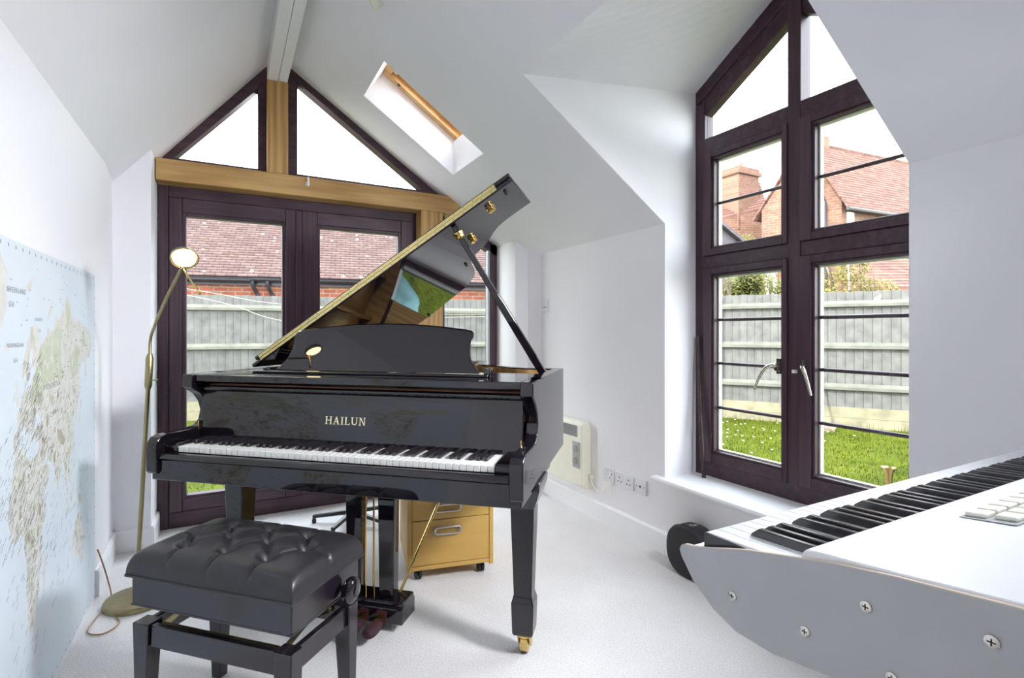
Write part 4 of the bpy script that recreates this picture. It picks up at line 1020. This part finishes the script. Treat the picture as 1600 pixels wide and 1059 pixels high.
for _ in range(90):
    x, y = random.uniform(4.2, 7), random.uniform(3.4, 6.2)
    if not inR(x, y): continue
    b.lathe([(.012, GZ + .035), (.012, GZ + .039)], (x, y, 0), (0, 0, 1), 6)
tag(b.build('daisies', 'daisy'), 'white daisies dotted over the lawn beyond the big window', 'daisies', kind='stuff')

def fence(name, org, rz, x0, x1, label, ztop, board_bottom, rails, postx):
    e = empty(name, (*org, 0), rz, label, 'fence')
    b = MB(); x = x0; i = 0
    while x < x1:
        dz = random.uniform(-.006, .006)
        b.prism([(x, -.004, board_bottom), (x + .1015, .006, board_bottom), (x + .1015, .016, board_bottom), (x, .012, board_bottom)], (0, 0, ztop - board_bottom + dz)); x += .104
    b.build('boards', 'fence', e)
    b = MB(); b.box(x0, x1, .018, .026, board_bottom, ztop - .02); b.build('backing', 'fence', e)
    for z in rails:
        b = MB(); b.prism([(x0, 0, z - .035), (x0, -.055, z - .035), (x0, -.055, z + .005), (x0, 0, z + .05)], (x1 - x0, 0, 0)); b.build('rail', 'fencerail', e)
    b = MB(); b.box(x0, x1, -.03, .0, GZ - .05, (GZ + board_bottom) / 2 - .003); b.build('gravel_board', 'gravel', e)
    b = MB(); b.box(x0, x1, -.03, .0, (GZ + board_bottom) / 2, board_bottom + .01); b.build('gravel_board', 'gravel', e)
    for px in postx:
        b = MB(); b.box(px - .05, px + .05, -.09, .0, GZ, ztop - .02); b.build('post', 'post', e, bevel=.006)
    return e
fence('fence', (-.533, 9.115), math.atan2(-.695, 4.726), -5.2, 5.62, 'grey-green close-boarded fence beyond the glazed doors, below the garage roof', 1.725, .115, (1.53, .94, .38), (-3.2, 3.3))
fence('fence', (6.66, 5.596), math.atan2(-2.041, 1.238), -3.1, 6.4, 'grey-green close-boarded fence beyond the big right window', 1.722, .115, (1.55, .97, .40), (.02, 2.9, 5.8))
# broom
bm_ = empty('garden_broom', (6.98, 4.12, GZ), 0, 'garden broom leaning on the fence beyond the right window', 'broom')
b = MB(); b.tube([(.0, .0, .05), (.205, .30, 1.09)], .016, 8); b.build('handle', 'ash', bm_, smooth=True)
b = MB(); b.box(-.19, .13, -.03, .03, .045, .075); hd_ = b.build('head', 'ash', bm_); hd_.rotation_euler = (0, 0, R(-60))
b = MB(); b.box(-.18, .12, -.025, .025, 0, .045); q = b.build('bristles', 'bark', bm_); q.rotation_euler = (0, 0, R(-60))
# washing lines
for i, (pp, lb) in enumerate((([(-3.2, 7.7, 2.1), (-.372, 6.466, 1.621), (.506, 6.10, 1.465), (2.2, 6.05, 1.385), (5.0, 7.9, 1.5)], 'upper cream washing line sagging across the back garden'), ([(-3.0, 7.2, 2.0), (-.339, 5.878, 1.519), (.425, 5.69, 1.291), (1.2, 5.75, 1.20), (2.35, 6.12, 1.345), (4.8, 7.7, 1.42)], 'lower cream washing line sagging across the back garden'))):
    b = MB(); b.tube(catmull(pp, 8), .0032, 6); tag(b.build('washing_line', 'cord', smooth=True), lb, 'washing line', 'washing lines')
TP = empty('covered_heap', (1.98, 5.25, GZ), 0, 'low garden heap under a blue-green tarpaulin, mirrored in the raised piano lid', 'tarpaulin')
b = MB(); nn_ = 36; rows = []
for i in range(nn_ + 1):
    row = []
    for j in range(nn_ + 1):
        a, c_ = -1 + 2 * i / nn_, -1 + 2 * j / nn_
        e_ = max(0, 1 - abs(a) ** 5) ** .5 * max(0, 1 - abs(c_) ** 5) ** .5
        row.append((a * .50 + .02 * math.sin(7 * c_), c_ * .62 + .02 * math.sin(6 * a), .004 + .50 * e_ + .035 * math.sin(9 * a + 5 * c_) * e_ + .02 * math.sin(17 * c_ - 8 * a) * e_))
    rows.append(row)
b.loft(rows, caps=False, closed=False); tq = b.build('tarpaulin', 'tarp', TP, smooth=True, angle=80)
so_ = tq.modifiers.new('thick', 'SOLIDIFY'); so_.thickness = .004
def garage():
    G = empty('garage', (.6456, 10.17, 0), math.atan2(-.793, 3.672), 'red brick garage with brown tiled roof beyond the back fence', 'garage')
    b = MB(); b.box(-4.5, 7.5, .14, 4.6, GZ, 2.05); b.build('wall', 'brick', G)
    b = MB(); run, rise, nC = 2.35, 1.86, 34
    for k in range(nC):
        y0, y1 = k / nC * run, (k + 1) / nC * run; z0, z1 = 2.1335 + k / nC * rise, 2.1335 + (k + 1) / nC * rise
        b.prism([(-4.7, y0, z0), (-4.7, y1 + .02, z1 + .0), (-4.7, y1 + .02, z1 + .012), (-4.7, y0, z0 + .026)], (12.4, 0, 0))
    b.prism([(-4.7, run, 2.14 + rise), (-4.7, 2 * run, 2.14), (-4.7, 2 * run, 2.18), (-4.7, run, 2.18 + rise)], (12.4, 0, 0))
    b.build('roof', 'tile', G)
    b = MB(); b.box(-4.6, 7.6, .10, .14, 1.99, 2.13); b.build('fascia', 'gutter', G)
    for x0, x1, dz in ((-4.7, -.28, -.02), (-.36, 7.6, .0)):
        b = MB(); b.loft([[(x, -.02 + .055 * math.cos(a), 2.10 + dz + .055 * math.sin(a)) for a in [PI + PI * k / 8 for k in range(9)]] + [(x, .04, 2.115 + dz), (x, -.08, 2.115 + dz)] for x in (x0, x1)]); b.build('gutter', 'gutter', G)
    for x, s_ in ((-.26, 1), (-.02, 1)):
        b = MB(); b.tube([(x, -.02, 2.06), (x, -.02, 2.0), (x + .03, .06, 1.90), (x + .06, .09, 1.84), (x + .06, .09, GZ)], .034, 10); b.build('downpipe', 'gutter', G, smooth=True)
    return G
garage()
# brick house on the right
Hs = empty('brick_house', (0, 0, 0), 0, 'red brick gabled house with clay tiled roof beyond the right fence', 'house')
gn, gp, gf = Vector((14.756, 8.246, 4.80)), Vector((14.72, 9.063, 6.50)), Vector((14.09, 10.20, 4.80))
gp = Vector((14.48, 9.10, 6.52))
dr_ = Vector((4.62, -.40, 0)).normalized() * 7
b = MB(); b.prism([(gn.x, gn.y, GZ), gn, gp, gf, (gf.x, gf.y, GZ)], dr_); hw_ = b.build('wall', ['bricky'], Hs)
hw_.data.materials.append(M['brickx'])
for p_ in hw_.data.polygons:
    if abs(p_.normal.y) > .75: p_.material_index = 1
def roof(name, par, e0, e1, r0, r1, nC, m, th=.05):
    b = MB()
    for k in range(nC):
        a, c_ = k / nC, (k + 1.1) / nC
        q = [e0.lerp(r0, a), e1.lerp(r1, a), e1.lerp(r1, c_), e0.lerp(r0, c_)]
        up = Vector((0, 0, th)); up0 = Vector((0, 0, th * 1.8))
        b.add([q[0], q[1], q[2], q[3], q[0] + up0, q[1] + up0, q[2] + up, q[3] + up], [[0, 3, 2, 1], [4, 5, 6, 7], [0, 1, 5, 4], [1, 2, 6, 5], [2, 3, 7, 6], [3, 0, 4, 7]])
    return b.build(name, m, par)
oh = Vector((0, -.22, -.30)); bk = -dr_.normalized() * .12
roof('roof', Hs, gn + oh + bk, gn + oh + dr_, gp + bk, gp + dr_, 24, 'tile2')
roof('roof', Hs, gf + Vector((0, .2, -.3)) + bk, gf + Vector((0, .2, -.3)) + dr_, gp + bk, gp + dr_, 4, 'tile2')
b = MB(); b.tube([gn + oh * 1.1 + bk + Vector((0, 0, .02)), gn + oh * 1.1 + dr_ + Vector((0, 0, .02))], .055, 8); b.build('gutter', 'gutter', Hs, smooth=True)
b = MB(); q = gn.lerp(gf, .22); b.tube([(q.x - .08, q.y, 5.4), (q.x - .08, q.y, 5.0), (q.x - .08, q.y - .1, 4.75), (q.x - .08, q.y - .1, GZ)], .05, 8); b.build('downpipe', 'gutter', Hs, smooth=True)
b = MB(); q = gn + dr_ * .045; b.box(q.x - .12, q.x + .12, q.y - .07, q.y, 4.15, 4.45); b.build('alarm_box', 'white_frame', Hs)
q = gn.lerp(gf, .86); b = MB(); b.box(q.x - .06, q.x + .02, q.y - .16, q.y + .22, 1.6, 2.95); wf = b.build('window_frame', 'white_frame', Hs)
b = MB(); b.box(q.x - .08, q.x - .06, q.y - .03, q.y + .04, 1.75, 2.7); b.build('window_pane', 'dark', wf)
b = MB(); b.box(gp.x + .75, gp.x + .98, gp.y - .12, gp.y + .12, 6.3, 6.86); b.build('chimney', 'brickx', Hs)
# rear house with the big chimney
RH = empty('rear_house', (0, 0, 0), 0, 'low brick wing with tiled roof and large chimney, seen through the upper left light', 'house')
e0, e1 = Vector((13.2, 12.0, 4.55)), Vector((15.4, 10.95, 5.15)); r0, r1 = Vector((14.6, 13.0, 5.9)), Vector((16.2, 11.8, 6.3))
b = MB(); b.prism([(e0.x, e0.y, GZ), (e1.x, e1.y, GZ), (e1.x, e1.y, e1.z), (e0.x, e0.y, e0.z)], (1.6, 2.2, 0)); b.build('wall', 'brickx', RH)
roof('roof', RH, e0, e1, r0, r1, 12, 'tile2')
b = MB(); cx_, cy_ = 15.0, 11.75
b.box(cx_ - .50, cx_ + .50, cy_ - .42, cy_ + .42, 4.5, 6.30); b.box(cx_ - .57, cx_ + .57, cy_ - .49, cy_ + .49, 6.30, 6.42); b.box(cx_ - .52, cx_ + .52, cy_ - .44, cy_ + .44, 6.42, 6.54)
ch = b.build('chimney', 'brickx', RH)
for dx in (-.02, .25):
    b = MB(); b.lathe([(.13, 6.54), (.11, 6.75), (.13, 6.85), (.10, 6.86)], (cx_ + dx, cy_, 0), (0, 0, 1), 14); b.build('chimney_pot', 'pot', ch, smooth=True)
b = MB(); b.lathe([(.15, 4.9), (.13, 5.75), (.16, 5.8)], (cx_ - 1.05, cy_ + .4, 0), (0, 0, 1), 12); b.build('chimney_pot', 'pot', RH, smooth=True)
# outbuilding with dark gable
OB = empty('shed', (8.2, 6.95, 0), R(-10), 'dark weatherboarded shed roof just beyond the fence at the left of the right window', 'shed')
b = MB(); b.prism([(-1.5, 0, GZ), (.85, 0, GZ), (.85, 0, 2.75), (-.25, 0, 3.42), (-1.5, 0, 2.7)], (.3, 2.0, 0)); b.build('wall', 'slate', OB)
b = MB(); b.prism([(-.30, -.10, 3.46), (.95, -.10, 2.70), (.95, -.10, 2.76), (-.30, -.10, 3.53)], (.3, 2.2, 0)); b.build('roof', 'slate', OB)
# low tiled building
LB = empty('tiled_outhouse', (0, 0, 0), 0, 'low outhouse with clay tiled roof and white bargeboard behind the right fence', 'outhouse')
e0, e1 = Vector((11.55, 6.23, 2.06)), Vector((14.4, 5.15, 2.12)); r0 = Vector((13.0, 7.1, 3.35)); r1 = r0 + (e1 - e0)
b = MB(); b.prism([(e0.x, e0.y, GZ), (e1.x, e1.y, GZ), (e1.x, e1.y, e1.z), (e0.x, e0.y, e0.z)], (.9, .9, 0)); b.build('wall', 'brickx', LB)
roof('roof', LB, e0, e1, r0, r1, 18, 'tile2', .03)
b = MB(); b.loft([[e0 + Vector((-.06, .02, -.02)), e0 + Vector((-.06, .02, .14)), e0 + Vector((-.11, .02, .14)), e0 + Vector((-.11, .02, -.02))], [r0 + Vector((-.06, .02, -.02)), r0 + Vector((-.06, .02, .14)), r0 + Vector((-.11, .02, .14)), r0 + Vector((-.11, .02, -.02))]]); b.build('bargeboard', 'white_frame', LB)
# shrubs and trees
def shrub(name, x, y, h, r, n, mat, label, z0=GZ, blobs=7):
    e = empty(name, (x, y, z0), 0, label, 'tree')
    b = MB(); b.tube([(0, 0, 0), (.03, .02, h * .4), (-.04, .05, h * .75)], [.05, .04, .015], 8)
    for k in range(9):
        a = random.uniform(0, 2 * PI); zz = random.uniform(.3, .7) * h
        b.tube([(0, 0, zz), (math.cos(a) * r * .5, math.sin(a) * r * .5, zz + h * .2), (math.cos(a) * r * .8, math.sin(a) * r * .8, zz + h * .3)], [.022, .014, .005], 5)
    b.build('stem', 'bark', e)
    b = MB(); cs = [(random.uniform(-.6, .6) * r, random.uniform(-.6, .6) * r, h * random.uniform(.42, .85), r * random.uniform(.35, .6)) for _ in range(blobs)]
    for _ in range(n):
        c_ = random.choice(cs); d_ = Vector((random.gauss(0, 1), random.gauss(0, 1), random.gauss(0, 1))).normalized() * c_[3] * random.uniform(.3, 1) ** .5
        p_ = Vector(c_[:3]) + d_; s_ = random.uniform(.018, .042)
        u_ = Vector((random.gauss(0, 1), random.gauss(0, 1), random.gauss(0, 1))).normalized(); w_ = u_.orthogonal().normalized()
        b.add([p_ - u_ * s_, p_ + w_ * s_ * .5, p_ + u_ * s_, p_ - w_ * s_ * .5], [[0, 1, 2, 3]])
    b.build('foliage', mat, e)
G_ = 'shrubs beyond the right fence'
shrub('shrub', 7.85, 6.25, 2.75, .62, 11000, 'leaf_a', 'olive shrub behind the fence in the lower left light of the right window', blobs=9)
shrub('shrub', 10.1, 7.0, 2.65, .80, 9000, 'leaf_a', 'olive shrub behind the fence beside the window mullion', blobs=8)
shrub('shrub', 10.4, 5.9, 2.95, .80, 7000, 'leaf_b', 'yellow-leaved shrub behind the fence in the lower right light of the right window', blobs=9)
shrub('shrub', 10.7, 5.35, 2.5, .45, 2200, 'leaf_b', 'small yellow-leaved shrub beside the white bargeboard', blobs=6)
shrub('tree', 11.6, 8.9, 4.2, .9, 4000, 'leaf_b', 'yellow-green tree in front of the brick gable, beside the dark shed', blobs=8)
shrub('tree', 11.9, 7.85, 4.6, .8, 3500, 'leaf_b', 'yellow-green tree in front of the brick gable, by the window mullion', blobs=7)

# ------------------------------------------------------------------ light, camera
wd = bpy.data.worlds.new('sky'); SC.world = wd; wd.use_nodes = True
bg = wd.node_tree.nodes['Background']
nt = wd.node_tree
tc = N(nt, 'ShaderNodeTexCoord'); sx = N(nt, 'ShaderNodeSeparateXYZ'); nt.links.new(tc.outputs['Generated'], sx.inputs[0])
nt.links.new(ramp(nt, sx.outputs[2], [(.0, (.97, .98, 1.0)), (.6, (.82, .88, 1.0))]), bg.inputs['Color'])
bg.inputs['Strength'].default_value = 1.35
su = bpy.data.lights.new('sun', 'SUN'); su.energy = 1.1; su.angle = R(2.5); su.color = (1, .95, .87)
so = bpy.data.objects.new('sun', su); COL.objects.link(so)
so.rotation_euler = Vector((-.78, -.12, .62)).to_track_quat('Z', 'Y').to_euler()

for e_, a_, p_ in FILL_LAMPS:  # beams of the added fill spotlights
    sl = bpy.data.lights.new('fill_beam', 'SPOT'); sl.energy = p_; sl.spot_size = R(94); sl.spot_blend = 1; sl.shadow_soft_size = .16; sl.color = (.93, .95, 1)
    o = bpy.data.objects.new('fill_beam', sl); COL.objects.link(o); d_ = (Vector(a_) - Vector(e_)).normalized()
    o.location = Vector(e_) + d_ * .03; o.rotation_euler = (-d_).to_track_quat('Z', 'Y').to_euler()
cam = bpy.data.cameras.new('camera'); co = bpy.data.objects.new('camera', cam); COL.objects.link(co)
cam.sensor_width = 36; cam.lens = 817 / 1600 * 36; cam.shift_y = -11.5 / 1600; cam.clip_start = .02; cam.clip_end = 200
co.location = (0, 0, 1.17); co.rotation_euler = (PI / 2, 0, -TH)
SC.camera = co
SC.view_settings.view_transform = 'Standard'; SC.view_settings.look = 'None'; SC.view_settings.gamma = 1; SC.view_settings.use_curve_mapping = False
SC.view_settings.exposure = 2.82
cy = SC.cycles
cy.max_bounces = 14; cy.diffuse_bounces = 8; cy.glossy_bounces = 6; cy.transparent_max_bounces = 24; cy.transmission_bounces = 8
cy.caustics_reflective = False; cy.caustics_refractive = False; cy.use_denoising = True; cy.sample_clamp_indirect = 8
